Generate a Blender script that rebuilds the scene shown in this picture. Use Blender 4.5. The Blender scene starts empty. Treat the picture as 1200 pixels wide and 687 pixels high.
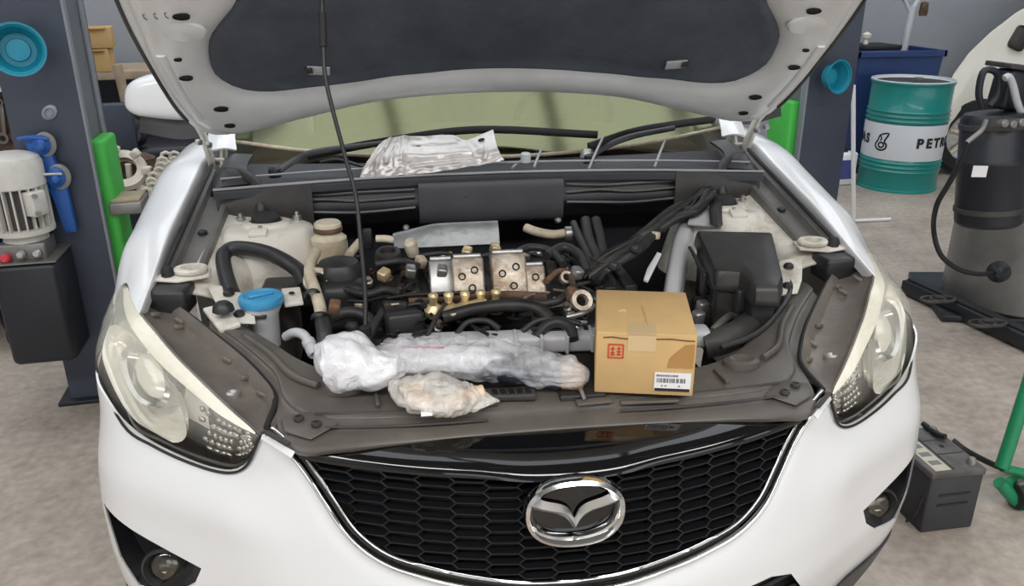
import bpy, bmesh, math, random
from mathutils import Vector as V, Matrix, noise
from math import sin, cos, pi, radians as rad, atan2, sqrt, hypot
random.seed(7)
SC = bpy.context.scene
COL = SC.collection

# ------------------------------------------------------------------ camera
CAM = V((-0.2291, -1.0504, 1.5574))
YAW, PITCH, ROLL, FPX = 0.1288, 0.3729, -0.0032, 952.29
def cam_basis():
    f = V((sin(YAW)*cos(PITCH), cos(YAW)*cos(PITCH), -sin(PITCH)))
    r = V((cos(YAW), -sin(YAW), 0)); u = r.cross(f)
    return cos(ROLL)*r + sin(ROLL)*u, -sin(ROLL)*r + cos(ROLL)*u, f
CR, CU, CF = cam_basis()
cd = bpy.data.cameras.new('camera'); co = bpy.data.objects.new('camera', cd); COL.objects.link(co)
cd.sensor_width = 36; cd.lens = 36*FPX/1200; cd.clip_end = 100; cd.clip_start = .02
m3 = Matrix((CR, CU, -CF)).transposed()
co.matrix_world = Matrix.Translation(CAM) @ m3.to_4x4()
SC.camera = co
def at(px, py, X=None, Y=None, Z=None):
    """point of the place seen at a photo pixel, at a measured X, Y or Z"""
    d = CF + CR*((px-600)/FPX) - CU*((py-343.5)/FPX)
    if X is not None: t = (X-CAM.x)/d.x
    elif Y is not None: t = (Y-CAM.y)/d.y
    else: t = (Z-CAM.z)/d.z
    return CAM + d*t

# ------------------------------------------------------------------ light
w = bpy.data.worlds.new('daylight'); SC.world = w; w.use_nodes = True
bg = w.node_tree.nodes['Background']; bg.inputs[0].default_value = (.90, .95, 1.0, 1); bg.inputs[1].default_value = 1.5
def area(name, loc, rot, sx, sy, power, col=(1, 1, 1)):
    l = bpy.data.lights.new(name, 'AREA'); l.shape = 'RECTANGLE'; l.size = sx; l.size_y = sy; l.energy = power; l.color = col
    o = bpy.data.objects.new(name, l); COL.objects.link(o); o.location = loc; o.rotation_euler = rot
    return o
for k in range(5):      # row of area lamps added under the roof, split to reflect as panes
    area('added_lamp', (-4.0+1.95*k, -2.9, 4.38), (rad(-12), 0, 0), 1.8, 1.3, 78, (1, .985, .96))
SC.view_settings.view_transform = 'Standard'; SC.view_settings.look = 'None'
SC.view_settings.gamma = 1; SC.view_settings.use_curve_mapping = False
SC.view_settings.exposure = 0.45

# ------------------------------------------------------------------ materials
def lin(c):
    return tuple(((v/255)/12.92 if v/255 <= .04045 else ((v/255+.055)/1.055)**2.4) for v in c)
MATS = {}
def mat(name, col, rough=.5, metal=0, var=0, vscale=6, col2=None, bump=0, bscale=40, coat=0, alpha=1, trans=0, spec=.5, thr=(.35, .65), emit=0, sss=0):
    m = bpy.data.materials.new(name); m.use_nodes = True; MATS[name] = m
    nt = m.node_tree; b = nt.nodes['Principled BSDF']; N = nt.nodes.new; L = nt.links.new
    c = lin(col)
    b.inputs['Base Color'].default_value = (*c, 1); b.inputs['Roughness'].default_value = rough
    b.inputs['Metallic'].default_value = metal; b.inputs['Coat Weight'].default_value = coat
    b.inputs['Coat Roughness'].default_value = .05
    b.inputs['Alpha'].default_value = alpha; b.inputs['Transmission Weight'].default_value = trans
    b.inputs['Specular IOR Level'].default_value = spec
    if emit: b.inputs['Emission Color'].default_value = (*c, 1); b.inputs['Emission Strength'].default_value = emit
    tc = N('ShaderNodeTexCoord')
    geo = N('ShaderNodeNewGeometry')
    if var or col2:
        nz = N('ShaderNodeTexNoise'); nz.inputs['Scale'].default_value = vscale; nz.inputs['Detail'].default_value = 6; nz.inputs['Roughness'].default_value = .65
        L(geo.outputs['Position'], nz.inputs['Vector'])
        rp = N('ShaderNodeValToRGB'); L(nz.outputs['Fac'], rp.inputs[0])
        rp.color_ramp.elements[0].position, rp.color_ramp.elements[1].position = thr
        d = lin(col2) if col2 else tuple(v*(1-var) for v in c)
        rp.color_ramp.elements[0].color = (*d, 1); rp.color_ramp.elements[1].color = (*(c if col2 else tuple(min(1, v*(1+var*.6)) for v in c)), 1)
        L(rp.outputs[0], b.inputs['Base Color'])
    if bump:
        nb = N('ShaderNodeTexNoise'); nb.inputs['Scale'].default_value = bscale; nb.inputs['Detail'].default_value = 5
        L(geo.outputs['Position'], nb.inputs['Vector'])
        bp = N('ShaderNodeBump'); bp.inputs['Strength'].default_value = bump; bp.inputs['Distance'].default_value = .01
        L(nb.outputs['Fac'], bp.inputs['Height']); L(bp.outputs[0], b.inputs['Normal'])
    return m
mat('white_paint', (236, 237, 238), .22, coat=.6)
mat('hood_under', (222, 223, 222), .32, var=.08, vscale=7, coat=.3)
mat('bay_paint', (222, 217, 206), .45, col2=(150, 138, 120), vscale=9, thr=(.25, .5))
mat('pad', (88, 93, 102), .95, var=.25, vscale=5, bump=.35, bscale=60, spec=.15)
mat('seal_grey', (150, 151, 154), .5)
mat('rail_grey', (112, 110, 108), .5, var=.2, vscale=8)
mat('black_plastic', (46, 46, 48), .42, var=.3, vscale=10)
mat('dusty_plastic', (74, 71, 68), .55, col2=(48, 46, 45), vscale=7, thr=(.3, .7), bump=.05, bscale=120)
mat('cover_plastic', (108, 102, 95), .38, col2=(80, 75, 70), vscale=5, thr=(.3, .7), bump=.04, bscale=150)
mat('lamp_housing', (124, 116, 107), .38, col2=(90, 84, 79), vscale=9, thr=(.3, .7), bump=.05, bscale=90)
mat('gloss_black', (9, 9, 11), .06, coat=.4)
mat('grille_black', (24, 25, 28), .28)
mat('grille_back', (8, 8, 9), .6)
mat('chrome', (232, 232, 230), .08, 1)
mat('chrome_satin', (236, 236, 234), .34, 1)
mat('chrome_dull', (200, 200, 198), .22, 1)
mat('reflector', (246, 244, 236), .18, .30, var=.06, vscale=20)
mat('box_black', (58, 56, 55), .4, col2=(40, 39, 39), vscale=6)
mat('lens_haze', (250, 247, 236), .3, var=.05, vscale=15)
mat('lamp_black', (16, 18, 20), .12, coat=.5)
mat('rubber', (38, 38, 39), .7, var=.2)
mat('hose', (52, 51, 52), .5, var=.3, vscale=30)
mat('engine_dark', (62, 60, 58), .5, .2, col2=(34, 33, 33), vscale=14)
mat('engine_metal', (206, 196, 182), .38, .45, col2=(138, 118, 98), vscale=22, bump=.15, bscale=90)
mat('alu', (182, 182, 180), .38, .8, var=.25, vscale=18)
mat('brass', (224, 204, 160), .35, .5, var=.25, vscale=30)
mat('cream', (222, 212, 190), .45, col2=(180, 165, 138), vscale=14)
mat('heat_shield', (196, 191, 188), .36, .45, var=.12, vscale=14, bump=.12, bscale=60)
mat('grey_shield', (148, 150, 152), .42, .45, var=.25, vscale=14, bump=.2, bscale=50)
mat('firewall', (44, 45, 50), .5, var=.25, vscale=6)
mat('firewall_light', (66, 66, 70), .5, var=.2, vscale=6)
mat('duct_grey', (196, 197, 200), .4, var=.08, vscale=9)
mat('blue_cap', (70, 158, 205), .45, var=.1)
mat('cardboard', (205, 170, 116), .8, var=.08, vscale=9, bump=.05, bscale=200)
mat('cardboard_dark', (178, 134, 78), .8, var=.12, vscale=9)
mat('cardboard_edge', (112, 82, 48), .9)
mat('tape', (210, 184, 138), .18, coat=.5)
mat('stamp_red', (204, 72, 42), .7)
mat('paper', (236, 236, 236), .6)
mat('ink', (30, 30, 34), .6)
mat('ink_grey', (120, 120, 124), .6)
mat('navy', (64, 70, 84), .45, var=.12, vscale=3, bump=.02)
mat('post_grey', (110, 112, 118), .4, var=.15, vscale=4)
mat('post_edge', (140, 144, 152), .4)
mat('green', (72, 190, 74), .45, var=.08)
mat('wood', (176, 158, 134), .7, var=.2, vscale=12)
mat('motor_grey', (206, 203, 196), .5, var=.12, vscale=12)
mat('blue_metal', (40, 92, 168), .4, var=.15)
mat('tank_black', (32, 35, 42), .4, var=.15, vscale=4)
mat('turquoise', (20, 132, 156), .4, var=.05)
mat('turquoise_in', (34, 150, 178), .5)
mat('drum_green', (22, 134, 128), .3, var=.06, vscale=4, coat=.2)
mat('drum_white', (216, 220, 224), .35)
mat('bin_blue', (38, 62, 112), .5, var=.1)
mat('wall', (164, 167, 173), .85, var=.08, vscale=1.2)
mat('wall_light', (168, 170, 174), .85, var=.06, vscale=1.5)
mat('ceiling_sheet', (150, 152, 154), .9)
mat('steel', (142, 140, 136), .38, .55, var=.18, vscale=5)
mat('red', (206, 60, 70), .5)
mat('yellow_wood', (206, 168, 96), .6, var=.2)
mat('rust', (120, 92, 70), .8, col2=(70, 56, 48), vscale=20)
mat('bone', (228, 220, 204), .6, var=.15, vscale=20)
mat('cable_black', (28, 28, 30), .5)
mat('trolley_green', (28, 132, 88), .4, var=.08)
mat('battery_case', (58, 58, 62), .55, var=.2, vscale=9)
mat('battery_top', (104, 101, 98), .6, col2=(74, 72, 70), vscale=16)
mat('battery_label', (196, 188, 170), .6, var=.1)
mat('bg_white', (236, 232, 220), .3, coat=.4)
mat('dash', (112, 100, 88), .8, var=.2)
mat('seat', (138, 140, 116), .9, var=.2)
mat('tyre', (34, 34, 36), .8, var=.2)
mat('violet', (70, 76, 140), .5)
mat('content_brown', (206, 158, 108), .6, col2=(240, 226, 200), vscale=35)
mat('content_dark', (70, 76, 90), .3, .5, var=.3, vscale=25)
mat('pink', (214, 168, 188), .5)
mat('zip_white', (236, 236, 238), .35)
mat('amber', (204, 96, 40), .4)
def floor_mat():
    m = bpy.data.materials.new('concrete_floor'); m.use_nodes = True; MATS['concrete'] = m
    nt = m.node_tree; b = nt.nodes['Principled BSDF']; N = nt.nodes.new; L = nt.links.new
    geo = N('ShaderNodeNewGeometry')
    n1 = N('ShaderNodeTexNoise'); n1.inputs['Scale'].default_value = 2.3; n1.inputs['Detail'].default_value = 9; n1.inputs['Roughness'].default_value = .68
    n2 = N('ShaderNodeTexNoise'); n2.inputs['Scale'].default_value = 28; n2.inputs['Detail'].default_value = 6
    mx = N('ShaderNodeMix'); mx.data_type = 'FLOAT'; mx.inputs[0].default_value = .38
    L(geo.outputs['Position'], n1.inputs['Vector']); L(geo.outputs['Position'], n2.inputs['Vector'])
    L(n1.outputs['Fac'], mx.inputs[2]); L(n2.outputs['Fac'], mx.inputs[3])
    rp = N('ShaderNodeValToRGB'); L(mx.outputs[0], rp.inputs[0])
    e = rp.color_ramp.elements; e[0].position = .33; e[1].position = .66
    e[0].color = (*lin((138, 126, 116)), 1); e[1].color = (*lin((194, 182, 169)), 1)
    x = rp.color_ramp.elements.new(.5); x.color = (*lin((169, 157, 145)), 1)
    L(rp.outputs[0], b.inputs['Base Color']); b.inputs['Roughness'].default_value = .55
    bp = N('ShaderNodeBump'); bp.inputs['Strength'].default_value = .15; bp.inputs['Distance'].default_value = .01
    L(n2.outputs['Fac'], bp.inputs['Height']); L(bp.outputs[0], b.inputs['Normal'])
floor_mat()
def film_mat(name, col, amt, rough, lo=.3, hi=.7, sc=18):
    """plastic film: partly see-through, glossy, creased"""
    m = bpy.data.materials.new(name); m.use_nodes = True; MATS[name] = m
    nt = m.node_tree; b = nt.nodes['Principled BSDF']; N = nt.nodes.new; L = nt.links.new
    out = nt.nodes['Material Output']
    b.inputs['Base Color'].default_value = (*lin(col), 1); b.inputs['Roughness'].default_value = rough; b.inputs['Coat Weight'].default_value = .5
    geo = N('ShaderNodeNewGeometry')
    n1 = N('ShaderNodeTexNoise'); n1.inputs['Scale'].default_value = sc; n1.inputs['Detail'].default_value = 6
    L(geo.outputs['Position'], n1.inputs['Vector'])
    mr = N('ShaderNodeMapRange'); mr.inputs[1].default_value = .3; mr.inputs[2].default_value = .7; mr.inputs[3].default_value = lo; mr.inputs[4].default_value = hi
    L(n1.outputs['Fac'], mr.inputs[0])
    tr = N('ShaderNodeBsdfTransparent'); ms = N('ShaderNodeMixShader')
    L(mr.outputs[0], ms.inputs[0]); L(tr.outputs[0], ms.inputs[1]); L(b.outputs[0], ms.inputs[2]); L(ms.outputs[0], out.inputs[0])
    n2 = N('ShaderNodeTexNoise'); n2.inputs['Scale'].default_value = 55; n2.inputs['Detail'].default_value = 4; n2.inputs['Distortion'].default_value = 1.5
    L(geo.outputs['Position'], n2.inputs['Vector'])
    bp = N('ShaderNodeBump'); bp.inputs['Strength'].default_value = amt; bp.inputs['Distance'].default_value = .008
    L(n2.outputs['Fac'], bp.inputs['Height']); L(bp.outputs[0], b.inputs['Normal'])
film_mat('film_white', (240, 240, 243), .5, .25, .80, 1.0)
film_mat('film_clear', (236, 237, 240), .8, .12, .16, .62)
film_mat('film_small', (248, 244, 236), .8, .14, .30, .78, 30)
def glass_mat(name, col, gl, rough, tint=(1, 1, 1)):
    m = bpy.data.materials.new(name); m.use_nodes = True; MATS[name] = m
    nt = m.node_tree; N = nt.nodes.new; L = nt.links.new; out = nt.nodes['Material Output']
    nt.nodes.remove(nt.nodes['Principled BSDF'])
    tr = N('ShaderNodeBsdfTransparent'); tr.inputs[0].default_value = (*tint, 1)
    g = N('ShaderNodeBsdfGlossy'); g.inputs[0].default_value = (*lin(col), 1); g.inputs['Roughness'].default_value = rough
    lw = N('ShaderNodeLayerWeight'); lw.inputs[0].default_value = .25
    ma = N('ShaderNodeMath'); ma.operation = 'MULTIPLY_ADD'; ma.inputs[1].default_value = .6; ma.inputs[2].default_value = gl
    L(lw.outputs['Fresnel'], ma.inputs[0]); ms = N('ShaderNodeMixShader')
    L(ma.outputs[0], ms.inputs[0]); L(tr.outputs[0], ms.inputs[1]); L(g.outputs[0], ms.inputs[2]); L(ms.outputs[0], out.inputs[0])
glass_mat('windshield_glass', (166, 168, 132), .38, .12, (.75, .82, .68))
glass_mat('fog_glass', (255, 250, 235), .10, .06, (.97, .95, .89))
def lens_mat():
    """clear polycarbonate, sun-hazed and yellowed towards its upper edge"""
    m = bpy.data.materials.new('lamp_lens'); m.use_nodes = True; MATS['lamp_lens'] = m
    nt = m.node_tree; b = nt.nodes['Principled BSDF']; N = nt.nodes.new; L = nt.links.new; out = nt.nodes['Material Output']
    b.inputs['Base Color'].default_value = (*lin((250, 246, 232)), 1); b.inputs['Roughness'].default_value = .2; b.inputs['Coat Weight'].default_value = .6
    tr = N('ShaderNodeBsdfTransparent'); tr.inputs[0].default_value = (.98, .97, .93, 1)
    g = N('ShaderNodeBsdfGlossy'); g.inputs['Roughness'].default_value = .05
    geo = N('ShaderNodeNewGeometry'); sp = N('ShaderNodeSeparateXYZ'); L(geo.outputs['Position'], sp.inputs[0])
    nz = N('ShaderNodeTexNoise'); nz.inputs['Scale'].default_value = 14; L(geo.outputs['Position'], nz.inputs['Vector'])
    ad = N('ShaderNodeMath'); ad.operation = 'MULTIPLY_ADD'; ad.inputs[1].default_value = .06; L(nz.outputs['Fac'], ad.inputs[0]); L(sp.outputs[2], ad.inputs[2])
    mr = N('ShaderNodeMapRange'); mr.inputs[1].default_value = .855; mr.inputs[2].default_value = .965; mr.inputs[3].default_value = .0; mr.inputs[4].default_value = .42
    L(ad.outputs[0], mr.inputs[0])
    m1 = N('ShaderNodeMixShader'); m1.inputs[0].default_value = .045; L(tr.outputs[0], m1.inputs[1]); L(g.outputs[0], m1.inputs[2])
    m2 = N('ShaderNodeMixShader'); L(mr.outputs[0], m2.inputs[0]); L(m1.outputs[0], m2.inputs[1]); L(b.outputs[0], m2.inputs[2]); L(m2.outputs[0], out.inputs[0])
lens_mat()

# ------------------------------------------------------------------ helpers
BASE = {}                 # world location of every Empty, for parenting
XF = [Matrix()]           # current build frame
def thing(name, label, cat, loc=(0, 0, 0), group=None, parent=None):
    o = bpy.data.objects.new(name, None); COL.objects.link(o); o.empty_display_size = .1
    p = V((0, 0, 0)) if parent is None else BASE[parent.name]
    wl = XF[-1] @ V(loc); o.location = wl - p; BASE[o.name] = wl
    if parent: o.parent = parent
    if label: tag(o, label, cat, group)
    return o
def tag(o, label=None, cat=None, group=None, kind=None):
    if label: o['label'] = label
    if cat: o['category'] = cat
    if group: o['group'] = group
    if kind: o['kind'] = kind
    return o
def obj(name, bm, m, parent=None, smooth=False, angle=40):
    """link a bmesh as one object, origin at its centre"""
    bmesh.ops.transform(bm, matrix=XF[-1], verts=bm.verts)
    bmesh.ops.recalc_face_normals(bm, faces=bm.faces)
    me = bpy.data.meshes.new(name)
    lo = V([min(v.co[i] for v in bm.verts) for i in range(3)]); hi = V([max(v.co[i] for v in bm.verts) for i in range(3)])
    c = (lo+hi)/2
    for v in bm.verts: v.co -= c
    if smooth:
        for f in bm.faces: f.smooth = True
        for e in bm.edges:
            if len(e.link_faces) == 2 and e.calc_face_angle(0) > rad(angle): e.smooth = False
    bm.to_mesh(me); bm.free()
    for mm in (m if isinstance(m, (list, tuple)) else [m]): me.materials.append(MATS[mm])
    o = bpy.data.objects.new(name, me); COL.objects.link(o)
    p = V((0, 0, 0)) if parent is None else BASE[parent.name]
    o.location = c - p; BASE[o.name] = c
    if parent: o.parent = parent
    return o
def bmnew(): return bmesh.new()
def add_box(bm, c, s, rot=(0, 0, 0), bev=0, seg=2):
    g = bmesh.ops.create_cube(bm, size=1)
    M = Matrix.Translation(c) @ (rot if isinstance(rot, Matrix) else Matrix.Rotation(rot[2], 4, 'Z') @ Matrix.Rotation(rot[1], 4, 'Y') @ Matrix.Rotation(rot[0], 4, 'X')) @ Matrix.Diagonal((*s, 1))
    bmesh.ops.transform(bm, matrix=M, verts=g['verts'])
    if bev:
        es = {e for v in g['verts'] for e in v.link_edges}
        bmesh.ops.bevel(bm, geom=list(es), offset=bev, segments=seg, affect='EDGES', profile=.5)
def box(name, c, s, m, parent=None, rot=(0, 0, 0), bev=0, seg=2):
    bm = bmnew(); add_box(bm, c, s, rot, bev, seg); return obj(name, bm, m, parent, bev > 0, 50)
def cr(pts, n=6, closed=False):
    pts = [V(p) for p in pts]; out = []
    k = len(pts)
    for i in range(k if closed else k-1):
        p1, p2 = pts[i], pts[(i+1) % k]
        p0 = pts[(i-1) % k] if closed or i > 0 else p1*2-p2
        p3 = pts[(i+2) % k] if closed or i+2 < k else p2*2-p1
        for j in range(n):
            t = j/n
            out.append(.5*((2*p1)+(p2-p0)*t+(2*p0-5*p1+4*p2-p3)*t*t+(3*p1-p0-3*p2+p3)*t**3))
    if not closed: out.append(pts[-1])
    return out
def add_tube(bm, pts, r, n=8, sub=5, closed=False, flat=None):
    P = cr(pts, sub, closed) if sub > 1 else [V(p) for p in pts]
    R = r if callable(r) else (lambda t: r)
    rings = []; up = None; k = len(P)
    for i, p in enumerate(P):
        a = P[(i-1) % k] if closed or i > 0 else p
        b = P[(i+1) % k] if closed or i < k-1 else p
        d = (b-a).normalized()
        if up is None:
            up = d.orthogonal().normalized() if flat is None else (V(flat)-d*d.dot(V(flat))).normalized()
        up = (up - d*up.dot(d)).normalized(); sd = d.cross(up)
        rr = R(i/max(1, k-1))
        rx, ry = rr if isinstance(rr, tuple) else (rr, rr)
        rings.append([bm.verts.new(p+up*(cos(2*pi*j/n)*ry)+sd*(sin(2*pi*j/n)*rx)) for j in range(n)])
    for i in range(k if closed else k-1):
        A, B = rings[i], rings[(i+1) % k]
        for j in range(n): bm.faces.new((A[j], A[(j+1) % n], B[(j+1) % n], B[j]))
    if not closed: bm.faces.new(rings[0][::-1]); bm.faces.new(rings[-1])
def tube(name, pts, r, m, parent=None, n=8, sub=5, closed=False, flat=None):
    bm = bmnew(); add_tube(bm, pts, r, n, sub, closed, flat); return obj(name, bm, m, parent, True, 60)
def frame(o, z, x=None):
    """matrix with local z along z"""
    z = V(z).normalized(); x = V(x) if x is not None else z.orthogonal()
    x = (x-z*x.dot(z)).normalized(); y = z.cross(x)
    M = Matrix((x, y, z)).transposed().to_4x4(); M.translation = V(o); return M
def add_lathe(bm, prof, M=None, n=24, arc=2*pi, cap=True):
    M = M or Matrix(); full = arc > 2*pi-.01; k = n if full else n+1
    R = [[bm.verts.new(M @ V((r*cos(arc*j/n), r*sin(arc*j/n), z))) for j in range(k)] for r, z in prof]
    for a, b in zip(R, R[1:]):
        for j in range(n): bm.faces.new((a[j], a[(j+1) % k], b[(j+1) % k], b[j]))
    if cap and full:
        for ring, (r, z) in ((R[0], prof[0]), (R[-1], prof[-1])):
            if r > 1e-5: bm.faces.new(ring)
    bmesh.ops.remove_doubles(bm, verts=bm.verts, dist=1e-6)
def lathe(name, prof, m, parent=None, M=None, n=24, arc=2*pi, cap=True, angle=35):
    bm = bmnew(); add_lathe(bm, prof, M, n, arc, cap); return obj(name, bm, m, parent, True, angle)
def cyl(name, a, b, r, m, parent=None, n=16, bev=.0, r2=None):
    a, b = V(a), V(b); h = (b-a).length; r2 = r if r2 is None else r2
    pr = [(0, 0), (r-bev, 0), (r, bev), (r2, h-bev), (r2-bev, h), (0, h)] if bev else [(0, 0), (r, 0), (r2, h), (0, h)]
    return lathe(name, pr, m, parent, frame(a, b-a), n)
def add_grid(bm, rows, thick=0):
    vs = [[bm.verts.new(p) for p in r] for r in rows]; fs = []
    for a, b in zip(vs, vs[1:]):
        for j in range(len(a)-1):
            try: fs.append(bm.faces.new((a[j], a[j+1], b[j+1], b[j])))
            except ValueError: pass
    bmesh.ops.remove_doubles(bm, verts=bm.verts, dist=1e-6)
    if thick:
        bmesh.ops.recalc_face_normals(bm, faces=bm.faces)
        bmesh.ops.solidify(bm, geom=list(bm.faces), thickness=thick)
def patch(name, rows, m, parent=None, su=5, sv=5, thick=.002, angle=50):
    rows = [cr(r, su) for r in rows]
    cols = [cr([r[i] for r in rows], sv) for i in range(len(rows[0]))]
    bm = bmnew(); add_grid(bm, cols, thick); return obj(name, bm, m, parent, True, angle)
def add_prism(bm, pts, off, bev=0):
    """polygon pts (3D, planar) extruded by vector off"""
    a = [bm.verts.new(p) for p in pts]; b = [bm.verts.new(V(p)+V(off)) for p in pts]; n = len(pts)
    bm.faces.new(a[::-1]); bm.faces.new(b)
    sd = [bm.faces.new((a[i], a[(i+1) % n], b[(i+1) % n], b[i])) for i in range(n)]
    if bev:
        es = {e for v in a+b for e in v.link_edges}
        bmesh.ops.recalc_face_normals(bm, faces=bm.faces)
        bmesh.ops.bevel(bm, geom=list(es), offset=bev, segments=2, affect='EDGES', profile=.5)
def prism(name, pts, off, m, parent=None, bev=0):
    bm = bmnew(); add_prism(bm, pts, off, bev); return obj(name, bm, m, parent, bev > 0, 50)
def ribbon(name, loops, m, parent=None, closed=True, thick=0, angle=50):
    """loft between point loops of equal count"""
    bm = bmnew(); R = [[bm.verts.new(p) for p in l] for l in loops]; n = len(loops[0])
    for a, b in zip(R, R[1:]):
        for j in range(n if closed else n-1): bm.faces.new((a[j], a[(j+1) % n], b[(j+1) % n], b[j]))
    if thick:
        bmesh.ops.recalc_face_normals(bm, faces=bm.faces); bmesh.ops.solidify(bm, geom=list(bm.faces), thickness=thick)
    return obj(name, bm, m, parent, True, angle)
def interp(tab, x):
    if x <= tab[0][0]: return tab[0][1]
    for (a, b), (c, d) in zip(tab, tab[1:]):
        if x <= c: return b+(d-b)*(x-a)/(c-a)
    return tab[-1][1]
def resample(pts, n, closed=False):
    P = [V(p) for p in pts]+([V(pts[0])] if closed else [])
    L = [0]
    for a, b in zip(P, P[1:]): L.append(L[-1]+(b-a).length)
    out = []; j = 0; cnt = n if closed else n-1
    for i in range(n):
        s = L[-1]*i/cnt
        while j < len(P)-2 and L[j+1] < s: j += 1
        t = (s-L[j])/max(1e-9, L[j+1]-L[j]); out.append(P[j].lerp(P[j+1], t))
    return out
def cut(o, cutters):
    """boolean-difference closed meshes out of o"""
    for c in cutters:
        md = o.modifiers.new('cut', 'BOOLEAN'); md.object = c; md.solver = 'EXACT'; md.operation = 'DIFFERENCE'
    bpy.context.view_layer.update(); dg = bpy.context.evaluated_depsgraph_get()
    me = bpy.data.meshes.new_from_object(o.evaluated_get(dg)); o.modifiers.clear(); o.data = me
    for c in cutters: bpy.data.objects.remove(c)

#==STRUCTURE==
# ------------------------------------------------------------------ the workshop
BR = Matrix.Rotation(rad(10), 4, 'Z')     # the building stands turned against the car
XF.append(BR)
tag(box('floor', (2, 0, -.05), (18, 16, .1), 'concrete'), kind='structure')
tag(box('wall_back', (2.1, 5.35, 2.2), (14.6, .2, 4.4), 'wall'), kind='structure')
tag(box('wall_left', (-5.3, -1, 2.2), (.2, 12.7, 4.4), 'wall_light'), kind='structure')
tag(box('wall_right', (9.4, -1, 2.2), (.2, 12.7, 4.4), 'wall_light'), kind='structure')
bm = bmnew()            # roof sheet, open bay over the lift added to let sky brighten the rear
add_box(bm, (2.1, -3.6, 4.5), (14.8, 7.7, .1)); add_box(bm, (-4.6, 2.85, 4.5), (1.6, 5.2, .1)); add_box(bm, (7.9, 2.85, 4.5), (3.2, 5.2, .1))
for k in range(5): add_box(bm, (-2.0+1.7*k, 2.85, 4.42), (.10, 5.2, .18))
tag(obj('ceiling', bm, 'ceiling_sheet'), kind='structure')
bm = bmnew()
add_box(bm, (2.1, -7.4, 3.6), (14.6, .2, 1.8))
for x in (-4.9, -1.5, 2.6, 7.2): add_box(bm, (x, -7.4, 1.4), (.5, .22, 2.8))
tag(obj('wall_front', bm, 'wall'), kind='structure')
XF.pop()
#==CAR==
# ------------------------------------------------------------------ the white car
car = thing('car', 'white car with its hood propped open in the middle of the workshop', 'car', (0, 1.7, 0))
def mir(f):
    for s in (-1, 1): f(s)
PLAN = [(0, 0), (.1, .0055), (.2, .022), (.3, .05), (.4, .088), (.5, .138), (.6, .2), (.7, .268), (.78, .332), (.83, .40), (.855, .48), (.872, .58), (.885, .70), (.895, .85)]
PZ = [(.2, .06), (.3, .02), (.4, -.01), (.5, -.03), (.6, -.03), (.7, -.02), (.8, 0), (.87, 0)]
PC = cr([V((x, y, 0)) for x, y in PLAN], 4)                # smooth plan line of the nose
def fy(x, z): 
    x = abs(x); t = [(p.x, p.y) for p in PC]
    return interp(t, x)+interp(PZ, z)
# grille outline (half): x -> z
GB = [(0, .626), (.08, .629), (.16, .640), (.23, .653), (.30, .672), (.355, .710), (.39, .76), (.415, .80), (.44, .838), (.478, .868)]
GBc = cr([V((x, 0, z)) for x, z in GB], 5)
def gz(x): return interp([(p.x, p.z) for p in GBc], abs(x))
# headlamp lower edge
HL = [(.488, .865), (.512, .812), (.545, .784), (.594, .776), (.655, .779), (.72, .788), (.772, .806), (.808, .834), (.842, .848), (.858, .850), (.870, .850)]
HLc = cr([V((x, 0, z)) for x, z in HL], 5)
def hz(x): return interp([(p.x, p.z) for p in HLc], abs(x))
def ztop(x):
    x = abs(x)
    return gz(x) if x < .483 else hz(x)
# bumper skin
def wide(x, z):      # the lower corners stand out wider than the lamp line
    a = max(0, min(1, (x-.60)/.25)); b = max(0, min(1, (.80-z)/.22)); return .024*a*a*(3-2*a)*b*b*(3-2*b)
bm = bmnew(); rows = []
xs = [p for p in resample(PC, 90)]
full = [V((-p.x, p.y, 0)) for p in reversed(xs)]+[V((p.x, p.y, 0)) for p in xs[1:]]
NV = 26
for p in full:
    zt = ztop(p.x); zb = .24
    if abs(p.x) > .866: zt = interp([(.866, .850), (.876, .860), (.882, .86), (.889, .70)], abs(p.x))
    col = []
    for j in range(NV+1):
        z = zt+(zb-zt)*j/NV; y = p.y+interp(PZ, z)
        x = p.x*(1-.12*max(0, (.42-z)))+math.copysign(wide(abs(p.x), z), p.x)
        lip = .006*math.exp(-((zt-z)/.02)**2)
        n = .012*math.exp(-((z-.70)/.06)**2)*max(0, min(1, (abs(p.x)-.45)/.1))     # soft crease under the lamps
        col.append(V((x, y+lip-n, z)))
    rows.append(col)
add_grid(bm, rows, .004)
bumper = obj('front_bumper', bm, 'white_paint', car, True, 50)
FOG = [(.842, .612), (.632, .567), (.652, .525), (.70, .480), (.79, .445), (.822, .50)]
cutters = []
for s in (-1, 1):
    bm = bmnew(); a = [V((s*x, -.1, z)) for x, z in FOG]; add_prism(bm, a, (0, .9, 0)); cutters.append(obj('cutter', bm, 'white_paint'))
LOW = [(-.475, .47), (-.43, .535), (-.38, .553), (0, .548), (.38, .553), (.43, .535), (.475, .47), (.42, .36), (-.42, .36)]
bm = bmnew(); add_prism(bm, [V((x, -.12, z)) for x, z in LOW], (0, .36, 0)); cutters.append(obj('cutter', bm, 'white_paint'))
cut(bumper, cutters)
bm = bmnew(); rows = []
for i in range(25):
    x = -.5+i/24; rows.append([V((x, fy(x, z)+.03, z)) for z in (.30, .38, .46, .52, .57)])
add_grid(bm, rows, .004); li = obj('lower_intake', bm, 'grille_back', car, True)
for z in (.40, .44, .48, .52): tube('intake_slat', [V((x, fy(x, z)+.015, z)) for x in (-.46, -.3, -.1, .1, .3, .46)], .005, 'grille_black', li, 6, 4)
bm = bmnew(); rows = []
for p in full:
    if True:
        k = max(0, min(1, (abs(p.x)-.45)/.2)); zt_ = .27+.10*k
        rows.append([V((p.x*(1-.12*max(0, .42-z))+math.copysign(wide(abs(p.x), z)+.003, p.x), p.y+interp(PZ, z)-.005, z)) for z in (zt_, (zt_+.22)/2, .22)])
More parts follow.
